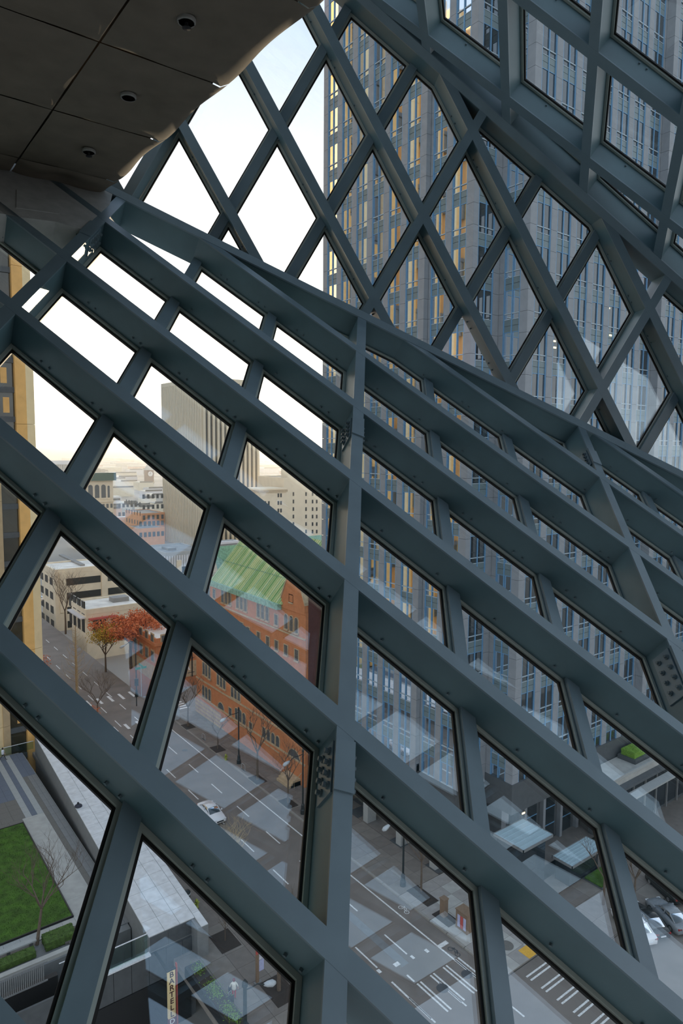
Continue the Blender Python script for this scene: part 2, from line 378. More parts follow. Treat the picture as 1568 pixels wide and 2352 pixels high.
def member(pl, a, b, w, d0, d1, plate=True):
    p, q = pl.P(*a), pl.P(*b); u = unit(q - p); sdir = np.cross(u, pl.N); m = MB()
    def slab(w_, n0, n1, mi):
        c = []
        for n_ in (n0, n1):
            for base_, sg in ((p, -1), (q, -1), (q, 1), (p, 1)): c.append(base_ + sdir * sg * w_ / 2 + pl.N * n_)
        m.hexa(c, mi)
    if plate:
        slab(w, d0, d0 + .016, 1); slab(w - .014, d0 + .016, d1, 0)
    else: slab(w, d0, d1, 1)
    return m
def recentre(m, c): m.v = [tuple(np.array(v) - c) for v in m.v]
def lattice(root, pl, jr, kr, posts, beams, mull, ext=.0, near=None):
    S_ = [M['steel'], M['steel_face']]
    def put(name, a, b, w, d0, d1, plate=True):
        sg = pl.seg(a, b)
        if not sg: return
        o = member(pl, sg[0], sg[1], w, d0, d1, plate).build(name, S_, root)
        if name == 'beam': bolts(pl, sg, o)
    for k in beams: put('beam', (jr[0], k), (jr[1], k), WB, 0, DEP)
    for j in posts: put('post', (j, kr[0]), (j, kr[1]), WB, 0.001, DEP)
    for j in mull: put('mullion', (j, kr[0]), (j, kr[1]), WB - .004, DEP - .07, DEP + .02, False)
    e1 = unit(pl.B); e2 = np.cross(pl.N, e1)
    for j in range(math.floor(jr[0]), math.ceil(jr[1])):
        for k in range(math.floor(kr[0]), math.ceil(kr[1])):
            lp = pl.poly([(j, k), (j + 1, k), (j + 1, k + 1), (j, k + 1)])
            if len(lp) < 3: continue
            w = [pl.P(*q) for q in lp]; c = sum(w) / len(w)
            if near and not near(c): continue
            p2 = [np.array([(q - c) @ e1, (q - c) @ e2]) for q in w]
            clean = [p2[i] for i in range(len(p2)) if np.linalg.norm(p2[i] - p2[i - 1]) > .02]
            if len(clean) < 3: continue
            r0 = pl.inset(clean, WB / 2 - .006); r1 = pl.inset(clean, WB / 2 + .022); r2 = pl.inset(clean, WB / 2 + .040)
            if r0 is None or r1 is None or r2 is None: continue
            def w3(q, off): return c + q[0] * e1 + q[1] * e2 + off * pl.N
            n = len(r1)
            g = MB(); g.prism([w3(q, DEP + .012) for q in r1], pl.N * GD); recentre(g, c)
            pane = g.build('pane', M['glass'], root, loc=c)
            def ring(a, b, n0, n1):
                m = MB()
                for i in range(n):
                    k2 = (i + 1) % n
                    m.hexa([w3(a[i], n0) - c, w3(a[k2], n0) - c, w3(b[k2], n0) - c, w3(b[i], n0) - c, w3(a[i], n1) - c, w3(a[k2], n1) - c, w3(b[k2], n1) - c, w3(b[i], n1) - c])
                return m
            ring(r0, r1, DEP - .030, DEP + .012).build('glazing_frame', M['frame'], pane)
            ring(r1, r2, DEP - .008, DEP + .0115).build('gasket', M['gasket'], pane)
def bolts(pl, sg, par):
    p, q = pl.P(*sg[0]), pl.P(*sg[1]); u = unit(q - p); ln = np.linalg.norm(q - p); sdir = np.cross(u, pl.N); m = MB(); t = .45
    while t < ln - .2:
        for dt in ((0, .10) if int(t * 3) % 2 else (0,)):
            c = p + u * (t + dt) + pl.N * (DEP - .085)
            if inview(c):
                for sg_ in (-1, 1):
                    b0 = c + sdir * sg_ * (WB / 2 - .008); m.tube([b0, b0 + sdir * sg_ * .018], .011, 6)
        t += .61
    if m.v: stuff(m.build('bolts', M['bolt'], par))
front = struct('wall_front', 'sloping lower glass wall of blue-grey steel diamonds')
upper = struct('wall_upper', 'upright diamond-paned glass wall above the sloping eave beam')
right = struct('wall_right', 'dark overhanging diamond-paned glass wall at the upper right')
def seen(c, m=500): return inview(c, m)
lattice(front, P1, (-4, 13), (-12, 9), (-3, 0, 3, 6, 9, 12), range(-12, 10), [j for j in range(-4, 14) if j % 3], near=lambda c: seen(c, 350))
lattice(upper, P2, (-4, 12), (-6, 8), (-3, 0, 3, 6, 9, 12), range(-6, 9), [j for j in range(-4, 13) if j % 3], near=lambda c: seen(c, 350))
lattice(right, P3, (-4, 9), (-5, 9), range(-4, 10), range(-5, 10), [])
def edge_beam(root, name, p, d, pa, pb, t0, t1, w=WB):
    sa = unit(np.cross(d, pa.N)); sa = sa if sa @ (pa.P(3, 4 if pa is P1 else 1.5) - p) > 0 else -sa
    sb = unit(np.cross(d, pb.N)); sb = sb if sb @ ((pb.P(3, 1.5) if pb is P2 else pb.P(2, 2)) - p) > 0 else -sb
    h = w * .42; D = DEP + .03
    prof = [sa * h, sa * h + pa.N * D, (pa.N + pb.N) * D * .62, sb * h + pb.N * D, sb * h]
    m = MB(); m.prism([p + d * t0 + q for q in prof], d * (t1 - t0))
    prof2 = [sa * (h + .012) - pa.N * .004, sa * (h + .012) + pa.N * .014, sb * (h + .012) + pb.N * .014, sb * (h + .012) - pb.N * .004]
    m.prism([p + d * t0 + q for q in prof2], d * (t1 - t0), 1)
    return m.build(name, [M['steel'], M['steel_face']], root)
edge_beam(front, 'eave_beam', eave, eave_d, P1, P2, -16, 16)
edge_beam(right, 'ridge_beam', ridge, ridge_d, P2, P3, -12, 12)
# splice plates and their big bolts on the main posts
def splice(pl, j, k0, k1, name='splice_plate'):
    p, q = pl.P(j, k0), pl.P(j, k1); u = unit(q - p); sdir = np.cross(u, pl.N)
    member(pl, (j, k0), (j, k1), WB + .008, -.012, .004, False).build(name, [M['steel'], M['steel_face']], front)
    ln = np.linalg.norm(q - p)
    side = member(pl, (j, k0), (j, k1), WB + .016, .03, DEP - .10, False).build('side_plate', [M['steel'], M['steel_face']], front)
    b = MB()
    for i in range(4):
        for n_ in (.07, .17):
            c = p + u * ln * (.16 + .22 * i) + pl.N * n_
            for sg in (-1, 1):
                b0 = c + sdir * sg * (WB / 2 + .008); b.tube([b0, b0 + sdir * sg * .012], .024, 8); b.tube([b0 + sdir * sg * .012, b0 + sdir * sg * .034], .015, 6)
    stuff(b.build('bolts', M['bolt'], side))
splice(P1, 3, 5.10, 5.36); splice(P1, 3, 2.18, 2.44); splice(P1, 6, -.46, -.22); splice(P1, 6, 2.10, 2.5); splice(P1, 0, 2.2, 2.5)
# cover panel where the eave runs in under the ceiling, and the access panel on it
def p1px(x, y): 
    d = ray(x, y); return C + d * ((P1.N @ (P1.O - C)) / (P1.N @ d))
cov = MB(); cov.prism([p1px(-60, 478) , p1px(40, 498), p1px(127, 509), p1px(189, 527), p1px(252, 470), p1px(262, 430), p1px(120, 350), p1px(-60, 330)], P1.N * (DEP * .9))
cvo = cov.build('cover_panel', M['plaster'], front)
acc = MB(); q = [p1px(38, 437), p1px(140, 456), p1px(137, 492), p1px(37, 478)]; acc.prism([p - P1.N * .006 for p in q], P1.N * .006); acc.build('access_panel', M['plaster'], cvo)

# ------------------------------------------------------------------ quilted ceiling at the upper left
ceil = struct('ceiling', 'dark quilted fabric ceiling with recessed sprinklers')
CZ = H + 3.0
def quilt(x0, x1, y0, y1, edge, far):
    n = 14; vs = []; fs = []
    ph = random.random() * 6
    for i in range(n + 1):
        for j in range(n + 1):
            a, b = i / n, j / n; x = x0 + (x1 - x0) * a; y = y0 + (y1 - y0) * b
            puff = (1 - (2 * a - 1) ** 6) * (1 - (2 * b - 1) ** 6)
            r = math.hypot((a - .45) * (x1 - x0), (b - .5) * (y1 - y0)); th = math.atan2(b - .5, a - .45)
            z = CZ - .034 * puff + .05 * math.exp(-(r / .17) ** 2) + .008 * puff * math.sin(th * 4 + ph) * min(1, r * 2) + .004 * math.sin(9 * a + ph) * math.sin(7 * b)
            if edge and a > .88: z += .9 * (a - .88) ** 2 * 4 - .034 * (1 - puff) * .6; x += .018 * math.sin(5 * y)
            if far and b > .92: z += .5 * (b - .92)
            vs.append((x, y, z))
    for i in range(n):
        for j in range(n):
            q = i * (n + 1) + j; fs.append((q, q + 1, q + n + 2, q + n + 1))
    return MB().add(vs, fs)
xs = [-1.4, -.3, .75, 1.8, 2.86]; ys = [1.5, 2.8, 4.1, 5.4, 6.7, 8.0, 8.5]
for i in range(4):
    for j in range(6):
        o = quilt(xs[i] + .008, xs[i + 1] - .008, ys[j] + .008, ys[j + 1] - .008, i == 3, j == 5).build('quilt_panel', M['fabric'], ceil, smooth=True)
slab = MB(); slab.box(-8, 2.80, -6, 8.45, CZ + .10, CZ + .7); slab.box(-8, -1.42, -6, 8.4, CZ - .02, CZ + .1); slab.box(-1.42, 2.78, -6, 1.48, CZ - .02, CZ + .1)
slab.build('ceiling_light_block', M['fabric'], ceil)  # unseen block over the quilt, added to keep light from leaking in
for lab, x, y, pend in (('sprinkler with hanging head, largest of the ceiling, near the top edge', 2.19, 4.73, 1), ('open round ceiling recess with a pale ring, between two sprinklers', 2.24, 6.01, 0), ('small sprinkler with hanging head nearest the eave beam', 2.31, 7.33, 1)):
    s = thing('ceiling_sprinkler', lab, 'sprinkler', (x, y, CZ - .028), 0, 'ceiling sprinklers')
    m = MB(); m.lathe([(.050, .045), (.050, .0), (.054, -.006), (.063, -.006), (.066, .004), (.066, .02)], n=18, cap=False); m.build('ring', M['ringgrey'], s, True)
    m = MB(); m.lathe([(.049, .03), (.049, .045)], n=14); m.build('cup', M['black'], s)
    if pend:
        m = MB(); m.lathe([(.012, .012), (.012, -.03), (.03, -.034), (.032, -.042), (.006, -.046)], n=10); m.build('head', M['black'], s)
# floor and back wall of the room behind the viewer
fw = unit([R[0, 2], R[1, 2], 0]); rg = np.array([fw[1], -fw[0], 0])
def rpt(f_, r_, z): return C * [1, 1, 0] + fw * f_ + rg * r_ + np.array([0, 0, z])
m = MB(); m.prism([rpt(-7, -9, 42.2), rpt(.4, -9, 42.2), rpt(.4, 9, 42.2), rpt(-7, 9, 42.2)], (0, 0, .2)); tag(m.build('floor', M['floor']), kind='structure')
m = MB(); m.prism([rpt(-7.3, -16, 42.2), rpt(-7, -16, 42.2), rpt(-7, 12, 42.2), rpt(-7.3, 12, 42.2)], (0, 0, 17)); tag(m.build('wall_back', M['floor']), kind='structure')
for nm, r_, f0, f1 in (('wall_left_light_block', -9.2, -7, 3),):  # unseen wall, added to cut stray sky light on the steel
    m = MB(); m.prism([rpt(f0, r_, 42.2), rpt(f1, r_, 42.2), rpt(f1, r_ + .2, 42.2), rpt(f0, r_ + .2, 42.2)], (0, 0, 5.5 if r_ < 0 else 15)); tag(m.build(nm, M['floor']), kind='structure')
# ------------------------------------------------------------------ ground, avenue, sidewalks
g = MB(); g.box(-4000, 4000, -200, 7000, -6.2, -6.0); tag(g.build('ground', M['ground']), kind='structure')
g = MB(); g.box(24.6, 43.05, 20, 420, -.5, 0); g.box(43.05, 51.4, 12, 33.9, -.5, 0); g.box(51.4, 140, 12, 31.1, -.5, 0); g.box(43.05, 110, 103.6, 114.5, -.5, 0); g.box(-60, 24.6, 103.6, 114.5, -.5, -.01)
road = tag(g.build('road', M['asphalt']), kind='structure')
def flat(m, x0, x1, y0, y1, z=.012): return m.box(x0, x1, y0, y1, z - .008, z)
def paint(name, x0, x1, y0, y1, mt='paint', z=.012): return flat(MB(), x0, x1, y0, y1, z).build(name, M[mt], road)
paint('edge_line', 41.35, 41.5, 30.5, 100)
dm = flat(MB(), -.07, .07, -1.5, 1.5).mesh('lane_dash', [M['paint']])
for X in (38.57, 35.47):
    y = 83.4 if X > 37 else 76.8
    y0 = y + 13 * 7.0 - (0 if X > 37 else 0)
    while y0 > 28: 
        inst('lane_dash', dm, road, (X, y0, 0)); y0 -= 6.95
for k in range(7): inst('lane_dash', dm, road, (32.4, 57 + 6.95 * k - 2.2, 0))
def bars(n, x0, dx, y0, y1, w, double=.55):
    for i in range(n):
        for d in ((0, double) if double else (0,)): paint('crosswalk_bar', x0 + i * dx + d, x0 + i * dx + d + w, y0, y1)
# crosswalk over the avenue, near the right end, and the one over the side street
for x in (37.0, 38.52, 40.02, 41.5):
    for d in (0, .36): paint('crosswalk_bar', x + d - .08, x + d + .08, 34.4, 37.9)
paint('crosswalk_bar', 35.36, 35.52, 34.7, 39.3); paint('crosswalk_bar', 36.88, 37.04, 38.2, 39.1)
for x in (32.4, 33.9): 
    for d in (0, .36): paint('crosswalk_bar', x + d - .08, x + d + .08, 34.4, 37.9)
for y in (32.95, 31.45, 29.95, 28.45, 26.95):
    for d in (0, -.44): paint('crosswalk_bar', 44.85, 48.4, y + d - .08, y + d + .08)
for i in range(9): paint('crosswalk_bar', 44.3, 47.6, 105.0 + i * 1.0, 105.45 + i * 1.0)
for i in range(9): paint('crosswalk_bar', 26.5 + i * 1.9, 26.95 + i * 1.9, 102.2, 104.4)
for i in range(9): paint('crosswalk_bar', 26.5 + i * 1.9, 26.95 + i * 1.9, 115.2, 118.2)
# cycle-lane symbols
def bike(x, y, mt):
    m = MB()
    for c in (-.42, .42):
        for i in range(12):
            a, b = 2 * PI * i / 12, 2 * PI * (i + 1) / 12
            m.add([(x + .26 * math.cos(a), y + c + .26 * math.sin(a), .013), (x + .26 * math.cos(b), y + c + .26 * math.sin(b), .013), (x + .19 * math.cos(b), y + c + .19 * math.sin(b), .013), (x + .19 * math.cos(a), y + c + .19 * math.sin(a), .013)], [(0, 1, 2, 3)])
    for p, q in (((0, -.42), (.3, -.1)), ((.3, -.1), (.3, .3)), ((0, .42), (.42, .28)), ((.0, -.1), (.3, .3)), ((0, -.1), (.34, -.12))):
        d = unit(np.array([q[0] - p[0], q[1] - p[1], 0])); n_ = np.array([-d[1], d[0], 0]) * .035; a = np.array([x + p[0], y + p[1], .013]); b = np.array([x + q[0], y + q[1], .013])
        m.add([a - n_, b - n_, b + n_, a + n_], [(0, 1, 2, 3)])
    return m.build('bicycle_symbol', M[mt], road)
bike(42.25, 45.3, 'paint'); bike(42.1, 38.6, 'darkstone')
for x, y, w in ((35.2, 40.6, .3), (36.8, 40.3, .55), (38.6, 40.1, .25), (40.1, 39.9, .3), (41.5, 39.6, 1.0)): paint('worn_marking', x, x + w, y, y + .42)
paint('tyre_smear', 37.2, 38.0, 40, 52, 'stone', .006)
for X, Y, r in ((41.07, 36.14, .48), (38.34, 36.31, .5), (40.0, 90, .4), (33.5, 61, .4)):
    m = MB(); m.lathe([(r, -.01), (r, .012), (r * .9, .016)], (X, Y, 0), 18); m.build('manhole_cover', M['darkstone'], road)
# kerbs and sidewalk slabs
def sidewalk(name, label, x0, x1, y0, y1, z, px_, py_, mats=('concrete', 'concrete'), shear=0.0, kerb=None, lim=300):
    st = MB(); st.box(x0, x1, y0, y1, -.45, z - .06); r = tag(st.build(name, M['concrete']), label, None, None, 'structure')
    a = flat(MB(), .012, px_ - .012, .012, py_ - .012, 0).mesh('slab', [M[mats[0]]]); b = flat(MB(), .012, px_ - .012, .012, py_ - .012, 0).mesh('slab', [M[mats[1]]])
    for me in (a, b): me.transform(Matrix.Scale(7, 4, (0, 0, 1)))
    cells = [(x0 + i * px_, y0 + j * py_) for i in range(int((x1 - x0) / px_ + .01)) for j in range(int((y1 - y0) / py_ + .01))]
    cells.sort(key=lambda c: (not inview((c[0], c[1], z)), dist((c[0], c[1], z))))
    rest = MB()
    for i, c in enumerate(cells):
        if i < lim and inview((c[0], c[1], z)): inst('slab', random.choice((a, b)), r, (c[0], c[1], z))
        else: flat(rest, c[0] + .012, c[0] + px_ - .012, c[1] + .012, c[1] + py_ - .012, z)
    if rest.v: stuff(rest.build('slabs', M[mats[0]], r))
    return r
M['slab2'] = mat('sidewalk_slab_darker', (.19, .165, .145), .9, var=.12, scale=1.5)
M['slab3'] = mat('sidewalk_slab_paler', (.33, .31, .29), .9, var=.12, scale=1.5)
east = sidewalk('sidewalk_east', 'sidewalk along the far side of the avenue below the brick building', 43.3, 48.7, 47.0, 103.4, .14, 1.8, 1.8, ('concrete', 'slab2'))
east2 = sidewalk('sidewalk_corner', 'pale sidewalk slabs beside the office tower corner', 43.3, 49.6, 34.0, 47.0, .14, 2.1, 1.44, ('slab3', 'concrete2'))
west = sidewalk('sidewalk_west', 'near sidewalk beside the white paver roof', 21.95, 29.5, 30, 103, .14, 1.885, 2.0, ('concrete', 'slab2'))
for r_, x in ((east, 43.05), (east2, 43.05)):
    for j in range(23 if r_ is east else 6):
        y0, y1 = (47 + j * 2.45, 49.4 + j * 2.45) if r_ is east else (34 + j * 2.17, 36.1 + j * 2.17)
        MB().box(x, x + .25, y0, y1, -.2, .15).build('kerb_stone', M['kerb'], r_)
for j in range(24):
    MB().box(29.5, 29.75, 32 + j * 2.95, 34.9 + j * 2.95, -.2, .15).build('kerb_stone', M['redpaint'] if 3 <= j <= 5 else M['yellow'] if j == 6 else M['kerb'], west)
m = MB(); m.lathe([(1.0, -.1), (1.0, .0)], n=8)
MB().box(46.6, 47.9, 34.0, 35.2, .14, .165).build('tactile_plate', M['yellow'], east2)
MB().lathe([(.62, .141), (.62, .16), (.55, .165)], (46.28, 36.22, 0), 20).build('manhole_cover', M['brownstone'], east2)
for X, Y, sx, sy, r_ in ((43.9, 87.3, 1.6, 2.2, east), (43.9, 75.8, 1.6, 2.4, east), (43.9, 68.3, 1.5, 2.4, east), (43.9, 97.4, 1.6, 2.2, east), (45.0, 45.6, 1.5, 3.0, east2), (44.5, 42.0, 1.4, 2.2, east2), (27.4, 44.0, 2.0, 3.0, west), (26.5, 51.6, 1.9, 2.6, west)):
    MB().box(X - sx / 2, X + sx / 2, Y - sy / 2, Y + sy / 2, .10, .16).build('tree_pit', M['soil'], r_)

# ------------------------------------------------------------------ white paver roof, plaza and lawn at the lower left
SH = .0461
def sx(y, x): return x + (y - 52.45) * SH          # the roof edges lean away from the avenue
roofb = thing('low_roof_block', 'low grey stone block with a white stained paver roof above the sidewalk', 'building', (22, 75, 0))
def rl(m): m.v = [(v[0] - 22, v[1] - 75, v[2]) for v in m.v]; return m
m = MB(); y0, y1 = 52.45, 101.0
m.hexa([(sx(y0, 19.88), y0, -7), (sx(y0, 24.0), y0, -7), (sx(y1, 24.0), y1, -7), (sx(y1, 19.88), y1, -7), (sx(y0, 19.88), y0, 2.92), (sx(y0, 24.0), y0, 2.92), (sx(y1, 24.0), y1, 2.92), (sx(y1, 19.88), y1, 2.92)])
m.hexa([(23.6, 51.05, -.5), (24.6, 51.0, -.5), (sx(y1, 24.55), y1, -.5), (sx(y1, 24.0), y1, -.5), (23.6, 51.05, 2.9), (24.6, 51.0, 2.9), (sx(y1, 24.55), y1, 2.9), (sx(y1, 24.0), y1, 2.9)])
rl(m).build('wall', M['stone'], roofb)
for i in range(3):
    for j in range(24):
        a, b = y0 + j * 2.02, y0 + (j + 1) * 2.02 - .035; xa, xb = 19.86 + i * 1.385, 19.86 + (i + 1) * 1.385 - .03
        m = MB().hexa([(sx(a, xa), a, 2.9), (sx(a, xb), a, 2.9), (sx(b, xb), b, 2.9), (sx(b, xa), b, 2.9), (sx(a, xa), a, 3.0), (sx(a, xb), a, 3.0), (sx(b, xb), b, 3.0), (sx(b, xa), b, 3.0)])
        rl(m).build('paver', M['roofpav'], roofb)
for j in range(25):
    a, b = 51.05 + j * 2.02, 51.05 + (j + 1) * 2.02 - .03
    m = MB().hexa([(sx(a, 24.03), a, 2.88), (sx(a, 24.66), a, 2.88), (sx(b, 24.66), b, 2.88), (sx(b, 24.03), b, 2.88), (sx(a, 24.03), a, 2.97), (sx(a, 24.66), a, 2.97), (sx(b, 24.66), b, 2.97), (sx(b, 24.03), b, 2.97)])
    rl(m).build('edge_paver', M['roofpav'], roofb)
for zc in (-2.2, .2, 2.1):
    pass
for i in range(6):
    x = 19.95 + i * .8
    if i in (0, 2, 4): rl(MB().box(x, x + 1.55, 52.40, 52.45, 1.62, 2.86)).build('wall_panel', M['darkstone'], roofb)
for i in range(6):
    rl(MB().box(15.3 + i * 1.5, 15.3 + i * 1.5 + 1.46, 52.3, 52.40, -1.2, 1.40)).build('wall_panel', M['darkstone'], roofb)
rl(MB().box(8.0, 24.0, 52.42, 52.6, -8, 1.5)).build('front_wall', M['darkstone'], roofb)
rl(MB().box(14.6, 19.9, 52.15, 52.6, 1.44, 1.58)).build('ledge', M['white'], roofb)
rl(MB().box(15.0, 23.5, 52.25, 52.42, -7, -1.25)).build('shopfront', M['black'], roofb)
bag = thing('dark_bundle', 'small dark bundle lying on the white paver roof near its left edge', 'bag', at(180, 1853, 3.0), .4)
m = MB(); m.lathe([(.02, .30), (.26, .28), (.40, .18), (.42, .06), (.3, 0)][::-1], n=12); m.build('sack', M['darkcloth'], bag, True)
m = MB(); m.lathe([(.02, .50), (.10, .48), (.13, .38), (.10, .26)][::-1], (.05, .1, 0), 10); m.build('top_knot', M['black'], bag, True)
# plaza
PZ = .95
plaza = struct('plaza', 'stone plaza with striped paving beside the lawn')
MB().box(-10, 20, 57.2, 101.3, -8, PZ - .08).build('base', M['stone'], plaza)
def pav(x0, x1, y0, y1, px_, py_, mt, name='paving_slab', z=PZ):
    nx, ny = max(1, round((x1 - x0) / px_)), max(1, round((y1 - y0) / py_)); dx, dy = (x1 - x0) / nx, (y1 - y0) / ny
    me = MB().box(.008, dx - .008, .008, dy - .008, -.07, 0).mesh(name, [M[mt]])
    for i in range(nx):
        for j in range(ny): inst(name, me, plaza, (x0 + i * dx, y0 + j * dy, z))
pav(18.05, 18.75, 82.3, 100.9, .7, 1.3, 'lightpave'); pav(17.45, 18.05, 82.3, 100.9, .6, 1.3, 'bluestone'); pav(16.75, 17.45, 82.3, 100.9, .7, 1.3, 'lightpave')
pav(15.0, 16.75, 87.5, 100.9, .9, 1.5, 'bluestone'); pav(13.0, 15.0, 87.5, 100.9, 1.0, 1.5, 'lightpave'); pav(13.0, 16.75, 82.3, 87.5, 1.2, 1.3, 'brownstone')
pav(18.75, 20.4, 93.0, 100.9, .8, 1.3, 'bluestone'); pav(18.75, 19.3, 58, 93.0, .55, 2.0, 'brownstone'); pav(19.3, 20.3, 58, 93.0, .5, 2.0, 'stone')
pav(16.3, 18.75, 60, 82.3, 2.4, 4.4, 'concrete2'); pav(12.0, 16.4, 81.5, 82.3, 1.4, .8, 'brownstone')
wl = MB().box(20.3, 20.4, 52.6, 100, PZ - .05, PZ + .03).build('foot_strip', M['stone'], plaza)
gr = MB(); n = 26
g0 = [(x, y) for x in np.linspace(8.5, 16.2, n) for y in np.linspace(61.9, 81.2, n)]
gr.add([(x, y, PZ + .07 + random.uniform(-.015, .015)) for x, y in g0], [(i * n + j, (i + 1) * n + j, (i + 1) * n + j + 1, i * n + j + 1) for i in range(n - 1) for j in range(n - 1)])
lw = tag(gr.build('lawn', M['grass']), 'bright green lawn with a steel edge in the plaza', 'lawn')
blades = MB()
for i in range(9000):
    x, y = random.uniform(8.6, 16.1), random.uniform(62, 81.1); h = random.uniform(.04, .10); a = random.uniform(0, 6.28)
    blades.add([(x - .03 * math.cos(a), y - .03 * math.sin(a), PZ + .06), (x + .03 * math.cos(a), y + .03 * math.sin(a), PZ + .06), (x + .03 * math.sin(a), y, PZ + .06 + h)], [(0, 1, 2)])
stuff(blades.build('grass_blades', M['grass'], lw))
for a, b in (((16.2, 61.8), (16.32, 81.3)), ((8, 81.2), (16.32, 81.32)), ((8, 61.7), (16.32, 61.82))):
    MB().box(a[0], b[0], a[1], b[1], PZ - .02, PZ + .12).build('lawn_edging', M['black'], plaza)
pav(9, 13.0, 60.6, 61.6, 1.3, 1.0, 'lightpave'); pav(13.0, 16.3, 60.4, 61.6, 1.1, 1.2, 'concrete2')
hd = thing('hedge_block', 'clipped green hedge block beside the bare tree at the plaza edge', 'hedge', (14.4, 59.3, PZ))
m = MB(); n = 12
def hedge_mesh(w, d, h, dens=900):
    m = MB(); m.box(-w / 2, w / 2, -d / 2, d / 2, 0, h)
    for i in range(dens):
        f = random.choice('tfs'); x, y, z = random.uniform(-w / 2, w / 2), random.uniform(-d / 2, d / 2), random.uniform(0, h)
        if f == 't': z = h
        elif f == 'f': y = random.choice((-d / 2, d / 2))
        else: x = random.choice((-w / 2, w / 2))
        a, b, c = [np.array([random.uniform(-.08, .08) for _ in range(3)]) for _ in range(3)]; p = np.array([x, y, z]); m.add([p + a, p + b, p + c], [(0, 1, 2)])
    return m
stuff(hedge_mesh(2.5, 1.5, .7).build('foliage', M['hedge'], hd))
hd2 = thing('hedge_strip', 'low dark hedge strip in front of the stone bench', 'hedge', (10.2, 58.9, PZ)); stuff(hedge_mesh(4.2, 1.0, .45).build('foliage', M['hedge'], hd2))
be = thing('stone_bench', 'long grey stone bench at the lawn edge by the bare tree', 'bench', (10.5, 60.15, PZ))
MB().box(-2.2, 2.2, -.28, .28, .36, .48).build('seat', M['lightpave'], be)
for x in (-1.8, 0, 1.8): MB().box(x - .12, x + .12, -.22, .22, 0, .36).build('leg', M['darkstone'], be)
for i, (x, y, w) in enumerate(((16.0, 59.6, 3.0), (16.4, 58.9, 3.4), (16.8, 58.2, 3.6))): MB().box(x - w / 2, x + w / 2, y - .4, y + .4, PZ - .06, PZ + .28 - .09 * i).build('step', M['brownstone'], plaza)
MB().box(6.5, 15.2, 57.4, 57.9, -3, PZ + .25).build('planter_wall', M['concrete2'], plaza)
def railing(name, label, p, q, h, mt='railglass', n=4):
    p, q = np.array(p, float), np.array(q, float); t = thing(name, label, 'railing', p); d = q - p; u = unit(d); s_ = np.array([-u[1], u[0], 0])
    for i in range(n):
        a, b = d * i / n + u * .02, d * (i + 1) / n - u * .02; m = MB(); m.prism([a, b, b + (0, 0, h - .06), a + (0, 0, h - .06)], s_ * .02); m.build('glass_panel', M[mt], t)
    m = MB(); m.prism([np.array([0, 0, h - .06]), d + (0, 0, h - .06), d + (0, 0, h), np.array([0, 0, h])], s_ * .07); m.build('handrail', M['white'], t); return t
railing('glass_railing', 'glass railing with white handrail at the far end of the plaza', (17.0, 101.25, PZ), (22.0, 101.25, PZ), 1.15)
railing('glass_railing', 'glass railing above the dark shop wall, meeting the white paver roof', (15.6, 52.5, 1.56), (19.75, 52.5, 1.56), 1.75)
gt = thing('slatted_gate', 'grey slatted gate low at the left edge below the planter wall', 'gate', (9.0, 55.0, 1.2))
for i in range(34): MB().box(-1.9 + i * .15, -1.9 + i * .15 + .07, -.03, .03, 0, 1.5).build('slat', M['stone'], gt)
MB().box(-2.0, 3.4, -.05, .05, -.1, 0).build('rail', M['stone'], gt); MB().box(-2.0, 3.4, -.05, .05, 1.5, 1.6).build('rail', M['stone'], gt)
MB().box(5, 13.2, 55.1, 55.6, -8, 1.1).build('gate_wall', M['black'], plaza)
m = MB(); pts = [(13.2, 54.6, 2.4), (14.0, 54.6, 2.4), (14.3, 54.6, 1.4), (15.0, 54.6, 1.4)]; m.tube(pts, .04); tag(m.build('bent_handrail', M['white']), 'bent white handrail beside the slatted gate', 'railing')

# blade sign, standing out from the dark shop front
sg = thing('blade_sign', 'tall cream and dark red blade sign with vertical lettering on the dark shop front', 'sign', (20.3, 48.95, -3.4))
MB().box(-.31, .31, -.10, .10, 1.42, 5.45).build('cream_panel', M['signcream'], sg); MB().box(-.31, .31, -.10, .10, -1.2, 1.42).build('red_panel', M['signred'], sg)
MB().box(.42, .50, -.12, .12, -1.2, 5.9).build('red_edge', M['redpaint'], sg); MB().box(-.35, .42, -.06, .06, 5.45, 5.55).build('bracket', M['black'], sg)
MB().box(-.1, .1, .1, 3.35, 4.9, 5.0).build('arm', M['black'], sg); MB().box(-.1, .1, .1, 3.35, -.2, -.1).build('arm', M['black'], sg)
def text(body, size, parent, loc, rot, mt, name='lettering', spacing=1.0, bold=.012):
    cu = bpy.data.curves.new(name, 'FONT'); cu.body = body; cu.size = size; cu.align_x = 'CENTER'; cu.align_y = 'CENTER'; cu.extrude = .004; cu.offset = bold; cu.space_line = spacing
    o = bpy.data.objects.new(name, cu); COL.objects.link(o); bpy.context.view_layer.update()
    me = bpy.data.meshes.new_from_object(o.evaluated_get(bpy.context.evaluated_depsgraph_get())); bpy.data.objects.remove(o)
    me.materials.clear(); me.materials.append(M[mt]); k = bpy.data.objects.new(name, me); COL.objects.link(k); k.parent = parent; k.location = loc; k.rotation_euler = rot; return k
for i, ch in enumerate('BARTELL'): text(ch, .66, sg, (0, -.106, 5.15 - i * .57), (PI / 2, 0, 0), 'signink')
for i, ch in enumerate('DRUGS'): text(ch, .62, sg, (0, -.106, 1.10 - i * .52), (PI / 2, 0, 0), 'signwhite')

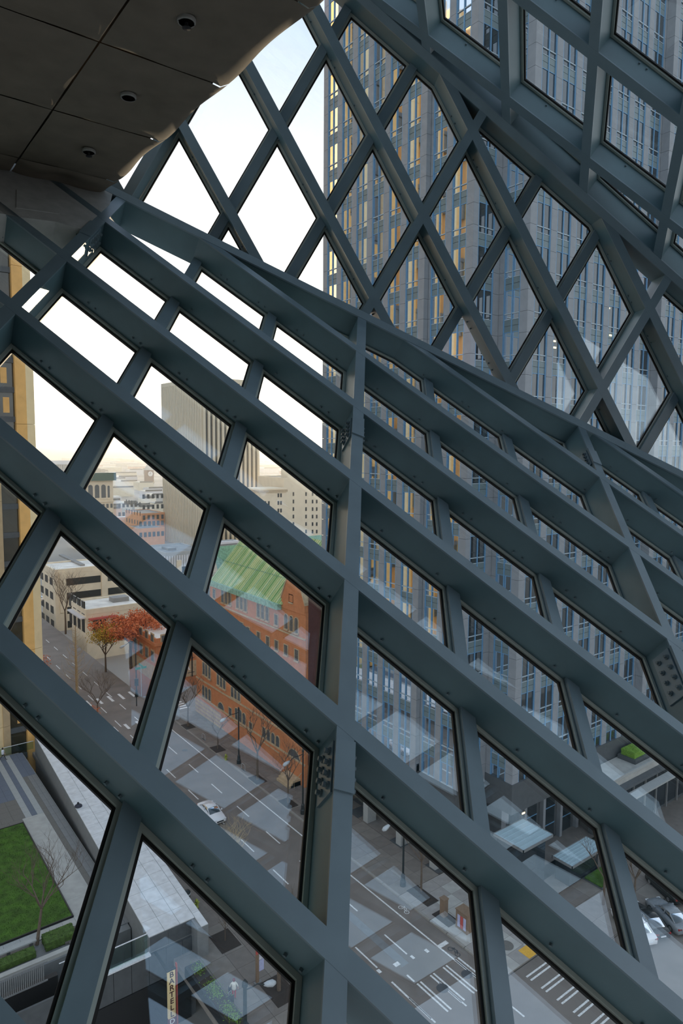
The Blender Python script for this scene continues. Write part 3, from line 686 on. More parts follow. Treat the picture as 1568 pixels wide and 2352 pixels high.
# ------------------------------------------------------------------ the stone office tower on the right
tw = thing('office_tower', 'tall pale granite office tower with paired dark windows filling the right side', 'building', (50, 42.7, 0))
TO = np.array([50, 42.7, 0.0])
FLH, ZT0, NFL = 4.05, 20.9, 26                     # floor pitch, one transom height
PIER, BAYA, BAYB = .87, 2.826, 3.2
YB, YC, YS, YE = 42.7, 46.24, 52.2, 70.02          # corners of the notched plan
XA, XA1, XB1, XE = 50.0, 50.62, 54.6, 77.4
ZB, ZTOP = 9.2, 20.9 + 4.05 * 24
body = MB()
rec = .24
def tbox(x0, x1, y0, y1, z0, z1, mi=0): body.box(x0 - TO[0], x1 - TO[0], y0 - TO[1], y1 - TO[1], z0, z1, mi)
tbox(XA + rec, 100, YS + .05, YE - .04, ZB, ZTOP); tbox(XA1 + rec, 100, YC + rec, YS + .2, ZB, ZTOP); tbox(XB1 + rec, 100, YB + rec, YC + .5, ZB, ZTOP); tbox(XE + 1.2, 104, YB - .95 + rec, YB + 3, ZB, ZTOP)
body.build('wall', M['towerstone'], tw)
panels, bays = [], []                              # (origin, along, outward normal, width)
def facade(o, u, n, spans, zlo=0, zhi=NFL):
    """spans: ('p'|'w', start, width) along u"""
    for kd, a, w in spans:
        for f in range(zlo, zhi):
            z = ZT0 + FLH * (f - 3)
            p = np.array([o[0] + u[0] * a, o[1] + u[1] * a, z])
            if z < ZB - 2.3 or z > ZTOP - 1: continue
            if kd == 'p':
                for dz, hz in ((0, 2.02), (2.02, 2.03)):
                    if z + dz >= ZB - .6: panels.append((p + (0, 0, dz), u, n, w, hz))
            else: bays.append((p, u, n, w))
wX, wY = (-1, 0, 0), (0, -1, 0)
sp = []
for i in range(7):
    y = i * BAYA; sp.append(('p', y, PIER))
    if i < 6: sp.append(('w', y + PIER, BAYA - PIER))
facade((XA, YS), (0, 1, 0), wX, sp)                                          # west-facing wall, lit by reflections
facade((XA, YS), (1, 0, 0), wY, [('p', 0, .60)])
facade((XA1, YC), (0, 1, 0), wX, [('p', 0, .9), ('w', .9, 1.97), ('p', 2.87, .8), ('w', 3.67, 1.97), ('p', 5.64, .32)])
facade((XA1, YC), (1, 0, 0), wY, [('p', 0, .72), ('w', .72, 2.35), ('p', 3.07, .91)])
facade((XB1, YB), (0, 1, 0), wX, [('p', 0, .95), ('w', .95, 2.0), ('p', 2.95, .59)])
sp = [('p', 0, 1.0)]; x = 1.0
for i in range(7):
    sp.append(('w', x, BAYB - .96)); x += BAYB - .96
    sp.append(('p', x, .96)); x += .96
sp[-1] = ('p', x - .96, XE - XB1 - x + .96) if XE - XB1 - x + .96 > .2 else sp[-1]
facade((XB1, YB), (1, 0, 0), wY, sp)
facade((XE, YB - .95), (0, 1, 0), wX, [('p', 0, .95)])
sp = [('p', 0, 1.0)]; x = 1.0
for i in range(6):
    sp.append(('w', x, BAYB - .96)); x += BAYB - .96
    sp.append(('p', x, .96)); x += .96
facade((XE, YB - .95), (1, 0, 0), wY, sp)
def fhex(m, o, u, n, a0, a1, d0, d1, z0, z1, mi=0):   # box in facade axes: along u, depth inward (against n)
    u, n = np.array(u, float), np.array(n, float)
    def P(a, d, z): return o + u * a - n * d + np.array([0, 0, z])
    c = [P(a0, d0, z0), P(a1, d0, z0), P(a1, d1, z0), P(a0, d1, z0), P(a0, d0, z1), P(a1, d0, z1), P(a1, d1, z1), P(a0, d1, z1)]
    return m.hexa(c, mi)
def panel_mesh(m, o, u, n, w, h): return fhex(m, o, u, n, .012, w - .012, 0, rec + .06, .012, h - .012)
def window_mesh(m, o, u, n, w):
    g = rec
    for a, b in ((0, .09), (w - .09, w)): fhex(m, o, u, n, a, b, .03, g, 0, FLH, 1)
    fhex(m, o, u, n, w / 2 - .055, w / 2 + .055, .06, g, 0, FLH, 1)
    fhex(m, o, u, n, .09, w - .09, .08, g, -.04, .05, 2)
    for z0, z1 in ((2.27, 2.86), (2.90, 3.46)): fhex(m, o, u, n, .09, w - .09, .14, g, z0, z1, 0)
    fhex(m, o, u, n, .09, w - .09, .10, g, 3.46, 3.52, 2); fhex(m, o, u, n, .09, w - .09, .12, g, 2.21, 2.27, 1)
    return m
def pane_mesh(m, o, u, n, w):
    for a, b in ((.09, w / 2 - .055), (w / 2 + .055, w - .09)):
        for z0, z1 in ((.05, 2.21), (3.52, 4.01)): fhex(m, o, u, n, a, b, .17, rec - .01, z0, z1)
    return m
cache = {}
def cached(kind, fn, key, mats, *a):
    k = (kind,) + key
    if k not in cache: m = MB(); fn(m, np.zeros(3), *a); cache[k] = m.mesh(kind, mats)
    return cache[k]
WM = [M['spandrel'], M['jamb'], M['bar']]
order = sorted(panels, key=lambda p: (not inview(p[0], 0), dist(p[0]))); rest = MB()
for i, (o, u, n, w, h) in enumerate(order):
    if i < 300 and inview(o, 0): inst('stone_panel', cached('stone_panel', panel_mesh, (u, n, round(w, 2), round(h, 2)), [M['towerstone']], u, n, w, h), tw, o - TO)
    else: panel_mesh(rest, o - TO, u, n, w, h)
stuff(rest.build('stone_panels', M['towerstone'], tw))
order = sorted(bays, key=lambda p: (not inview(p[0], 0), dist(p[0]))); rw, rp2, rpw = MB(), MB(), MB()
for i, (o, u, n, w) in enumerate(order):
    west_ = o[1] > YS and n == wX; gm = M['towerglass2'] if west_ else M['towerglass']
    if i < 300 and inview(o, 0):
        wo = inst('window', cached('window', window_mesh, (u, n, round(w, 2)), WM, u, n, w), tw, o - TO)
        inst('pane', cached('pane', pane_mesh, (u, n, round(w, 2), west_), [gm], u, n, w), wo)
    else: window_mesh(rw, o - TO, u, n, w); pane_mesh(rpw if west_ else rp2, o - TO, u, n, w)
stuff(rw.build('windows', WM, tw)); stuff(rp2.build('panes', M['towerglass'], tw)); stuff(rpw.build('panes', M['towerglass2'], tw))
for u_, v_, Y_ in ((1204, 1869, YB), (1275, 783, YB), (1276, 798, YB), (1400, 707, YB), (1404, 770, YB), (1390, 852, YB)):
    p = atY(u_, v_, YB) - TO; MB().box(p[0] - .22, p[0] + .22, .10, .16, p[2] - .08, p[2] + .08).build('office_light', M['lit'], tw)
# base of the tower: stone base, tall white piers, dark glass, canopies
bs = MB()
def bbox(m, x0, x1, y0, y1, z0, z1, mi=0): m.box(x0 - TO[0], x1 - TO[0], y0 - TO[1], y1 - TO[1], z0, z1, mi)
bbox(bs, XA + .2, 100, YS, YE, 6.6, ZB + .4); bbox(bs, XA1 + .3, 100, YC + .1, YS, 6.6, ZB + .4); bbox(bs, XB1 - .1, 78, YB - .1, YC + 1, 6.6, ZB + .6); bbox(bs, XB1 + 1.6, 78, YB + 1.6, YE, -.4, 6.6); bbox(bs, 53.0, 60, YC + 1.5, YE, -.4, 6.6)
bs.build('stone_base', M['darkstone'], tw)
for k in range(6): bbox(m := MB(), 53.0 - .02, 53.0 + .1, YC + 2.2 + k * 3.9, YC + 5.2 + k * 3.9, .3, 5.4); m.build('shop_window', M['podiumglass'], tw)
for y in (48.2, 53.5, 59.3, 65.0): bbox(m := MB(), 48.9, 50.2, y - .42, y + .42, -.3, 6.7); m.build('pier', M['lightpave'], tw)
for x in (55.2, 58.3, 61.6, 64.8, 68): 
    bbox(m := MB(), x, x + .42, YB + 1.1, YB + 1.7, -.3, 6.7); m.build('pier', M['towerstone'], tw)
    bbox(m := MB(), x + .6, x + 2.7, YB + 1.55, YB + 1.62, .2, 5.9); m.build('shop_window', M['podiumglass'], tw)
    for z in (1.9, 3.9): bbox(m := MB(), x + .6, x + 2.7, YB + 1.50, YB + 1.56, z, z + .08); m.build('glazing_bar', M['jamb'], tw)
for i, (x0, x1, y0, y1, z, lab) in enumerate(((48.0, 50.4, 59.9, 66.5, 4.6, 'white edged glass canopy on the tower side facing the brick building'), (52.2, 57.0, 39.2, 43.0, 5.2, 'pale square entrance canopy at the tower corner, above dark glass'), (57.4, 63.4, 37.2, 39.6, 2.6, 'long pale canopy roof over the planting beside the tower entrance'))):
    t = thing('canopy', lab, 'canopy', ((x0 + x1) / 2, (y0 + y1) / 2, z)); w, d = x1 - x0, y1 - y0
    MB().box(-w / 2 + .08, w / 2 - .08, -d / 2 + .08, d / 2 - .08, 0, .10).build('roof', M['canopyglass'], t)
    m = MB(); m.box(-w / 2, w / 2, -d / 2, -d / 2 + .08, -.12, .14); m.box(-w / 2, w / 2, d / 2 - .08, d / 2, -.12, .14); m.box(-w / 2, -w / 2 + .08, -d / 2, d / 2, -.12, .14); m.box(w / 2 - .08, w / 2, -d / 2, d / 2, -.12, .14); m.build('edge_frame', M['white'] if i == 0 else M['stone'], t)
    for k in range(1, 6): MB().box(-w / 2, w / 2, -d / 2 + d * k / 6 - .03, -d / 2 + d * k / 6 + .03, .10, .14).build('rib', M['white'] if i == 0 else M['canopyglass'], t)
    if i:
        MB().box(-w / 2 + .5, w / 2 - .5, -d / 2 + .6, d / 2 - .1, -z + .14, -.1).build('glass_box', M['podiumglass'], t)
# podium wing with a roof terrace further right
pw = thing('podium_wing', 'low podium wing with a planted roof terrace and dark glass front right of the tower', 'building', (90, 34, 0)); PO = np.array([90, 34, 0])
def pb(x0, x1, y0, y1, z0, z1): return MB().box(x0 - 90, x1 - 90, y0 - 34, y1 - 34, z0, z1)
pb(66.8, 120, 39.2, 42.5, 6.9, 7.6).build('terrace', M['concrete2'], pw); pb(78.1, 120, 40.2, 42.4, -.3, 6.9).build('wall', M['darkstone'], pw)
pb(68.2, 78.1, 40.6, 42.4, -.3, 6.9).build('wall', M['darkstone'], pw)
for k in range(14): pb(68.4 + k * 2.6, 70.7 + k * 2.6, 40.10, 40.2, .5, 6.2).build('glass_front', M['podiumglass'], pw); pb(70.75 + k * 2.6, 70.95 + k * 2.6, 39.95, 40.2, -.3, 6.9).build('mullion', M['stone'], pw)
pb(66.7, 120, 39.1, 39.3, 7.6, 7.95).build('parapet', M['lightpave'], pw); pb(67.5, 120, 37.3, 38.4, 6.0, 6.2).build('ledge', M['lightpave'], pw); pb(66.9, 120, 38.4, 39.2, 6.6, 6.9).build('soffit', M['darkstone'], pw)
hp = thing('terrace_hedge', 'bright green hedge on the roof terrace right of the tower', 'hedge', (76.6, 41.2, 7.6)); stuff(hedge_mesh(5.4, 1.7, 1.2, 1500).build('foliage', M['leaf'], hp)); MB().box(-3.0, 3.0, -1.15, 1.1, 0, .5).build('planter', M['darkstone'], hp)
pl_ = thing('planting_bed', 'small green lawn bed under the long canopy by the tower', 'garden', (61.9, 36.6, .14)); stuff(hedge_mesh(3.4, 1.9, .25, 700).build('foliage', M['grass'], pl_)); MB().box(-1.8, 1.8, -1.1, 1.1, -.1, .12).build('bed_edge', M['darkstone'], pl_)
pv = sidewalk('sidewalk_side_street', 'sidewalk below the tower along the side street', 51.5, 75, 31.2, 41.5, .14, 2.2, 2.2, ('slab2', 'concrete'))
fc = MB().box(49.7, 130, 31.15, 52, -.5, .08).build('forecourt', M['slab2']); tag(fc, kind='structure')
pv2 = sidewalk('arcade_pavement', 'shaded paving under the tower arcade', 48.75, 53, 47.2, 70, .14, 2.1, 1.9, ('slab2', 'darkstone'))

# ------------------------------------------------------------------ the brick building with a copper roof
XY = 47.8
yb = thing('brick_hall', 'orange-red brick building with a steep green copper roof and arched windows', 'building', (XY, 86, 0)); YO = np.array([XY, 86, 0.0])
Y0, Y1, ZE = 70.3, 102.5, 23.2
m = MB(); m.box(0, 14, Y0 - 86, Y1 - 86, 3.0, ZE); m.build('wall', M['brick'], yb)
m = MB(); m.box(.4, 14, Y0 - 86 - .02, Y0 - 86, -.3, 26); m.build('shaded_end_wall', M['brickdark'], yb)  # same brick building; shade on this end painted as darker brick
m = MB(); m.box(-.12, 14, Y0 - 86 - .05, Y1 - 86 + .05, -.4, 3.0); m.build('stone_base', M['brick'], yb)
for y in (93.5,): MB().box(-.22, -.05, y - 86, Y1 - 86 + .06, -.3, 2.6).build('banded_stone', M['pinkstone'], yb)
for k in range(4): MB().box(-.25, -.2, 93.5 - 86, Y1 - 86 + .07, .2 + k * .62, .48 + k * .62).build('stone_band', M['trimstone'], yb)
for z, mt in ((3.0, 'trimstone'), (5.9, 'trimstone'), (11.2, 'trimstone'), (19.6, 'trimstone')): MB().box(-.14, 0, Y0 - 86, Y1 - 86, z, z + .22).build('string_course', M[mt], yb)
def gablewall(ya, yb_, zt, name):
    m = MB(); yc = (ya + yb_) / 2
    m.prism([(-.1, ya - 86, ZE - .3), (-.1, yb_ - 86, ZE - .3), (-.1, yb_ - 86, ZE + 1.0), (-.1, yc + .5 - 86, zt), (-.1, yc - .5 - 86, zt), (-.1, ya - 86, ZE + 1.0)], (1.0, 0, 0)); o = m.build(name, M['brick'], yb)
    m = MB(); m.prism([(-.2, yb_ + .1 - 86, ZE + .9), (-.2, yb_ + .1 - 86, ZE + 1.3), (-.2, yc + .5 - 86, zt + .35), (-.2, yc + .5 - 86, zt)], (1.2, 0, 0)); m.prism([(-.2, ya - .1 - 86, ZE + .9), (-.2, ya - .1 - 86, ZE + 1.3), (-.2, yc - .5 - 86, zt + .35), (-.2, yc - .5 - 86, zt)], (1.2, 0, 0)); m.prism([(-.2, yc - .6 - 86, zt), (-.2, yc + .6 - 86, zt), (-.2, yc + .6 - 86, zt + .4), (-.2, yc - .6 - 86, zt + .4)], (1.2, 0, 0)); m.build('coping', M['trimstone'], o)
gablewall(70.4, 75.9, 28.6, 'gable'); gablewall(96.4, 102.5, 28.6, 'gable')
# roof: two copper slopes with raised seams
RX, RZ = 7.0, 31.2
m = MB(); m.prism([(-.35, 75.6 - 86, ZE + .1), (RX, 75.6 - 86, RZ), (14.3, 75.6 - 86, ZE + .1)], (0, 21.0, 0)); rf = m.build('roof', M['copper'], yb)
for i in range(43):
    y = 75.7 + i * .49 - 86; m = MB(); m.prism([(-.35, y, ZE + .12), (RX, y, RZ + .02), (RX, y, RZ + .14), (-.35, y, ZE + .24)], (0, .06, 0)); m.build('standing_seam', M['copperlight' if i % 5 == 2 else 'copper'], rf)
for xg in (2.2, 4.4):
    zg = ZE + .1 + (RZ - ZE - .1) * (xg + .35) / (RX + .35); m = MB()
    for i in range(42): y = 75.95 + i * .49 - 86; m.box(xg - .05, xg + .05, y, y + .12, zg + .02, zg + .16)
    stuff(m.build('snow_guards', M['coppertrim'], rf))
m = MB(); m.prism([(.3, 97.6 - 86, ZE + .6), (.3, 101.4 - 86, ZE + .6), (.3, 99.5 - 86, 28.0)], (8, 0, 0)); m.build('cross_roof', M['coppertrim'], yb)
m = MB(); m.prism([(.3, 70.8 - 86, ZE + .6), (.3, 75.4 - 86, ZE + .6), (.3, 73 - 86, 28.0)], (8, 0, 0)); m.build('cross_roof', M['coppertrim'], yb)
for i in range(20): MB().box(-.75, .05, 76 + i * 1.02 - 86, 76.95 + i * 1.02 - 86, ZE - .65, ZE + .12).build('gutter_block', M['coppertrim'], yb)
def archwin(yc, z0, z1, w, arch=True, deep=.35, sur=.10):
    y = yc - 86; n = 8
    def outline(hw, top, bot):
        pts = [(y - hw, bot), (y + hw, bot)]
        if arch: pts += [(y + hw * math.cos(PI * k / n), top - hw + hw * math.sin(PI * k / n)) for k in range(n + 1)]
        else: pts += [(y + hw, top), (y - hw, top)]
        return pts
    o = outline(w / 2 + sur, z1 + sur, z0 - sur); q = outline(w / 2, z1, z0)
    m = MB(); k = len(o)
    vs = [(-.10, a, b) for a, b in o] + [(-.10, a, b) for a, b in q] + [(.0, a, b) for a, b in o] + [(-.02, a, b) for a, b in q]
    fs = [(i, k + i, k + (i + 1) % k, (i + 1) % k) for i in range(k)] + [(k + i, 3 * k + i, 3 * k + (i + 1) % k, k + (i + 1) % k) for i in range(k)] + [(2 * k + i, i, (i + 1) % k, 2 * k + (i + 1) % k) for i in range(k)]
    m.add(vs, fs); m.box(-.2, 0, y - w / 2 - sur, y + w / 2 + sur, z0 - sur - .1, z0 - sur + .06)
    wo = m.build('window', M['trimstone'], yb)
    g = MB(); g.prism([(-.035, a, b) for a, b in q], (.03, 0, 0)); g.build('pane', M['oldglass'], wo)
    b = MB(); b.box(-.06, -.03, y - .02, y + .02, z0, z1 - .02); b.box(-.06, -.03, y - w / 2, y + w / 2, (z0 + z1) / 2 - .02, (z0 + z1) / 2 + .02); b.build('glazing_bar', M['greywin'], wo)
def wpx(cx, yt, yb2, w, arch, base=(430, 1200), sc=4.612):
    x = base[0] + cx / sc; p0 = atX(x, base[1] + yb2 / sc, XY); p1 = atX(x, base[1] + yt / sc, XY); archwin(p0[1], p0[2], p1[2], w, arch)
for c in ((178, 630, 760), (200, 632, 770), (230, 640, 782), (378, 700, 845), (415, 715, 860), (453, 730, 875), (537, 765, 905), (578, 780, 920), (620, 795, 940), (757, 850, 1000), (803, 870, 1020), (850, 890, 1040), (1050, 970, 1125), (1105, 990, 1150), (1158, 1010, 1170)): wpx(*c, .82, True)
for c in ((287, 705, 800), (945, 975, 1085), (1103, 768, 842), (578, 1060, 1130), (648, 1110, 1190), (757, 1160, 1260), (855, 1208, 1308), (948, 1250, 1352), (1047, 1297, 1402), (1160, 1347, 1463)): wpx(*c, .85, False)
for c in ((178, 1480, 1610), (206, 1500, 1630), (238, 1520, 1655), (330, 1600, 1720), (362, 1620, 1745), (395, 1640, 1765), (480, 1740, 1850), (515, 1760, 1870), (550, 1780, 1890)): wpx(*c, .8, False)
for c in ((175, 1725, 1850), (206, 1745, 1870), (240, 1765, 1890), (525, 1965, 2110), (565, 1985, 2135), (604, 2020, 2155)): wpx(*c, .85, True)
wpx(458, 1965, 2045, .9, False); wpx(675, 2120, 2200, .9, False); wpx(178, 1940, 2030, .9, False); wpx(250, 2000, 2090, .9, False)
for c in ((955, 325, 468), (1001, 350, 503), (1050, 385, 535), (1098, 418, 570)): wpx(*c, .9, True, (400, 1600))
wpx(500, 65, 318, 2.0, True, (400, 1600)); wpx(1272, 560, 835, 3.0, True, (400, 1600))
# vertical white letters on a bracket at the far corner
for i, ch in enumerate('YMCA'): text(ch, 1.7, yb, (-1.4, 17.2, 12.3 - i * 1.55), (PI / 2, 0, 0), 'signwhite', bold=.04)
MB().box(-.5, -.3, 17.25, 17.35, 5.9, 13.3).build('sign_bracket', M['black'], yb)
for z in (6.6, 9.0, 11.5): MB().box(-1.2, 0, 17.25, 17.35, z, z + .08).build('sign_arm', M['black'], yb)
m = MB(); [m.box(-1.3 - k * .32, -.1, 71.2 - 86, 74.2 - 86, .14, 1.0 - k * .28) for k in range(3)]; m.build('entrance_steps', M['trimstone'], yb)
for y in (70.9, 74.4):
    m = MB(); m.tube([(-.2, y - 86, 1.9), (-1.3, y - 86, 1.1), (-1.3, y - 86, .15)], .05, 6); m.build('handrail', M['palebark'], yb)

# ------------------------------------------------------------------ golden stone tower at the left edge
lb = thing('golden_tower', 'tall golden brown stone tower with dark bronze windows at the left edge', 'building', (10, 103, 0))
XR = atY(98, 1430, 102.0)[0]
LB = np.array([10, 103, 0.0])
MB().box(-36, XR - .6 - 10, .9, 36, -6, 130).build('wall', M['goldstone'], lb)
PER = 5.55
for k in range(7):
    xr = XR - k * PER
    def prow(pts, name, mt, par=lb):
        for z in range(0, 13):
            m = MB(); m.prism([(a - 10, b - 103, -6 + z * 10.6) for a, b in pts], (0, 0, 10.56)); m.build(name, M[mt], par)
    prow([(xr, 102.55), (xr - 1.15, 102.0), (xr - 1.15, 104.0), (xr, 104.0)], 'lit_pier_facet', 'sunlitcream')
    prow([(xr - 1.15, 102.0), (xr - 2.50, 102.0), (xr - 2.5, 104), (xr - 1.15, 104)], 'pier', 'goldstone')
    prow([(xr - 4.62, 102.5), (xr - PER, 102.3), (xr - PER, 104), (xr - 4.62, 104)], 'side_pier', 'tanstone' if k < 2 else 'sunlitcream')  # bays out of view get paler stone to brighten the tower's window reflections
    for f in range(33):
        if k > 1 and f % 3: continue  # bays out of view mostly left plain gold, shaped for those reflections
        z = -4 + f * 4.0; wo = MB().box(xr - 4.62 - 10, xr - 2.5 - 10, -.35, .5, z + 3.25, z + 4.0).build('spandrel', M['darkstone'], lb)
        MB().box(xr - 4.6 - 10, xr - 2.52 - 10, -.12, .3, z, z + 3.25).build('window', M['bronze'], lb)
        if k < 2 and random.random() < .45: a = random.uniform(0, .9); MB().box(xr - 4.5 - 10 + a, xr - 4.5 - 10 + a + .8, -.16, -.13, z + .5, z + 2.6).build('blind', M['goldstone'], lb)
# ------------------------------------------------------------------ buildings further down the avenue
def block(name, label, cat, Y, xl, xc, xr, yt, wall, roof, zb=-6, lip=.5, front=None, side=None, group=None, win='darkwin', yref=None):
    c = atY(xc, yt, Y); X0, zt = c[0], c[2]; X1 = atY(xr, yt, Y)[0]; Y1 = atX(xl, yt, X0)[1] if xl is not None else Y + (X1 - X0)
    t = thing(name, label, cat, (X0, Y, 0), 0, group); w, d = X1 - X0, Y1 - Y
    MB().box(0, w, 0, d, zb, zt - .15).build('wall', M[wall], t)
    m = MB(); m.box(lip * .6, w - lip * .6, lip * .6, d - lip * .6, zt - .2, zt); 
    rfo = m.build('roof', M[roof], t)
    m = MB(); m.box(-.06, w + .06, -.06, lip * .6, zt - .9, zt + .35); m.box(-.06, lip * .6, lip * .6, d, zt - .9, zt + .35); m.box(w - lip * .6, w + .06, lip * .6, d, zt - .9, zt + .35); m.box(lip * .6, w - lip * .6, d - lip * .6, d + .06, zt - .9, zt + .35); m.build('parapet', M[wall], t)
    for f, n_, ln in ((front, 0, w), (side, 1, d)):
        if not f: continue
        nc, nr, ww, hh, z0, z1 = f
        me = (MB().box(-ww / 2, ww / 2, -.06, .06, 0, hh) if n_ == 0 else MB().box(-.06, .06, -ww / 2, ww / 2, 0, hh)).mesh('window', [M[win]])
        for i in range(nc):
            for j in range(nr):
                a = ln * (i + .5) / nc; z = z0 + (z1 - z0) * j / max(1, nr - 1)
                inst('window', me, t, (a, 0, z) if n_ == 0 else (0, a, z))
    return t, w, d, zt
# white parking garage
t, w, d, zt = block('parking_garage', 'white concrete parking garage with long dark openings, beyond the low flat roofed shop', 'building', 190.5, 95.5, 124.8, 330, 1312, 'cream', 'whiteroof', lip=.8)
me = MB().box(0, 9.2, -.05, .3, 0, 1.9).mesh('opening', [M['darkwin']]); ms = MB().box(-.05, .3, 0, 3.0, 0, 2.0).mesh('opening', [M['darkwin']])
for i in range(4):
    for j in range(4): inst('opening', me, t, (3.0 + i * 11.2, 0, zt - 4.3 - j * 3.9))
    for j in range(4): inst('opening', ms, t, (0, 2.0 + i * 5.0, zt - 4.3 - j * 3.9))
    MB().box(1.2 + i * 11.2, 2.6 + i * 11.2, -.25, .1, -1, zt - .3).build('pilaster', M['cream'], t)
m = MB(); m.box(8, 9.2, 4, 26, zt, zt + .5); m.box(14, 15.6, 8, 9.6, zt, zt + 2.0); m.box(24, 26, 12, 15, zt, zt + 1.0); m.build('roof_plant', M['greyroof'], t)
# low shop with a white roof
t, w, d, zt = block('corner_shop', 'low cream shop with a flat white roof behind the red autumn tree', 'building', 160.1, 164.4, 197.5, 420, 1404, 'cream', 'whiteroof', lip=.6)
me = MB().box(-.05, .2, 0, 2.2, 0, 3.2).mesh('shop_window', [M['darkwin']]); mf = MB().box(0, 3.0, -.05, .2, 0, 2.8).mesh('shop_window', [M['darkwin']])
for i in range(4): inst('shop_window', me, t, (0, 1.2 + i * 3.4, .4)); inst('shop_window', me, t, (0, 1.2 + i * 3.4, 4.6))
for i in range(6): inst('shop_window', mf, t, (1.5 + i * 4.4, 0, .5))
MB().box(-1.2, .0, .5, d - .5, 3.9, 4.2).build('awning', M['white'], t); MB().box(.5, 7, -1.3, 0, 3.7, 4.0).build('awning', M['redposter'], t)
MB().box(8, 12, 5, 8, zt, zt + 1.1).build('roof_plant', M['greyroof'], t)
# small brick building at the crossing
t, w, d, zt = block('brick_shop', 'small dark red brick building with pale window frames and white flat roof at the crossing', 'building', 119.7, 296, 357.5, 452, 1472, 'brick', 'whiteroof', lip=.5)
MB().box(-.12, w, -.12, 0, 0, 3.0).build('stone_base', M['trimstone'], t); MB().box(-.12, 0, 0, d, 0, 3.0).build('stone_base', M['trimstone'], t)
MB().box(-.35, w, -.35, 0, zt - 1.0, zt - .4).build('cornice', M['brick'], t); MB().box(-.35, 0, 0, d, zt - 1.0, zt - .4).build('cornice', M['brick'], t)
def framed(n_, a, z, ww, hh):
    if n_ == 0: f = MB().box(a - ww / 2 - .22, a + ww / 2 + .22, -.14, 0, z - .2, z + hh + .25); p = MB().box(a - ww / 2, a + ww / 2, -.18, 0, z, z + hh)
    else: f = MB().box(-.14, 0, a - ww / 2 - .22, a + ww / 2 + .22, z - .2, z + hh + .25); p = MB().box(-.18, 0, a - ww / 2, a + ww / 2, z, z + hh)
    o = f.build('window', M['trimstone'], t); p.build('pane', M['greywin'], o)
for i in range(5):
    for z in (3.9, 7.1): framed(1, 1.4 + i * 2.9, z, 1.2, 1.9)
for i in range(2):
    for z in (3.9, 7.1): framed(0, 1.6 + i * 2.2, z, 1.0, 1.8)
# building with louvred walls and a dark flat roof
t, w, d, zt = block('louvred_building', 'white louvred building with a dark flat roof in front of the ribbed tower', 'building', 215, 329, 380, 470, 1272, 'fargrey', 'greyroof', lip=.3)
me = MB().box(0, .55, -.15, 0, -6, zt - .9).mesh('louvre', [M['white']]); ms = MB().box(-.15, 0, 0, .9, -6, zt - .9).mesh('louvre', [M['white']])
for i in range(16): inst('louvre', me, t, (.25 + i * w / 16, 0, 0))
for i in range(14): inst('louvre', ms, t, (0, .2 + i * d / 14, 0))
MB().box(w * .25, w * .45, d * .3, d * .6, zt, zt + .8).build('roof_plant', M['greyroof'], t)
t, w, d, zt = block('flat_canopy_building', 'white flat canopy roof peeking out behind the green copper roof', 'building', 190, 443, 452, 545, 1251, 'fargrey', 'white', lip=.3)
MB().box(-1, w, -1.0, 0, zt - .4, zt + .3).build('canopy', M['white'], t)
# ribbed office tower
t, w, d, zt = block('ribbed_tower', 'tall pale office tower with narrow vertical concrete ribs in the middle distance', 'building', 300, 373, 464.5, 591.7, 868, 'ribdark', 'greyroof', lip=.4)
for i in range(13): MB().box(i * w / 12.3 - .1, i * w / 12.3 + 1.05, -.9, 0, -6, zt + .3).build('rib', M['rib'], t)
for i in range(26): MB().box(-.8, 0, i * d / 25.6, i * d / 25.6 + 1.05 * d / 36, -6, zt + .3).build('rib', M['rib'], t)
MB().box(-.85, w, -.95, .3, zt - 1.6, zt + .4).build('top_band', M['rib'], t); MB().box(-.85, .3, -.9, d, zt - 1.6, zt + .4).build('top_band', M['rib'], t)
# beige building behind the ribbed tower
t, w, d, zt = block('beige_block', 'beige stepped building with small dark windows beside the stone tower', 'building', 262, 592, 652, 790, 1099, 'beige', 'greyroof', front=None)
me = MB().box(-.42, .42, -.08, .1, 0, 1.7).mesh('window', [M['darkwin']])
for c in (673.5, 702.5, 717.5, 727):
    for j in range(9):
        p = atY(c, 1139 + j * 17.2, 262); inst('window', me, t, (p[0] - t.location.x, 0, p[2]))
p0 = atY(590, 1128, 258); p1 = atY(652, 1130, 258); X0 = p0[0] - t.location.x; X1 = p1[0] - t.location.x
MB().box(X0, X1, -6, 8, -6, p0[2] + 1).build('low_wing', M['beige'], t); MB().box(X0 - .5, X1 + .3, -6.6, 8, p0[2] - .6, p0[2] + .4).build('cornice', M['trimstone'], t)
for c in (639, 645):
    for j in range(5): p = atY(c, 1142 + j * 17.5, 256); inst('window', me, t, (p[0] - t.location.x, -6, p[2]))
for c in (609, 617):
    for j in range(2): p = atY(c, 1160 + j * 22, 256); inst('window', me, t, (p[0] - t.location.x, -6, p[2]))
MB().box(6, 12, 6, 12, zt, zt + 4).build('penthouse', M['beige'], t)
t, w, d, zt = block('copper_gable_house', 'small roof of pale green copper between the beige building and the stone tower', 'building', 150, 690, 716, 760, 1262, 'pinkstone', 'coppertrim', lip=.2)
m = MB(); m.prism([(0, -.3, zt), (w, -.3, zt), (w, 3, zt + 3.2), (0, 3, zt + 3.2)], (0, .3, 0)); m.build('roof_slope', M['coppertrim'], t)
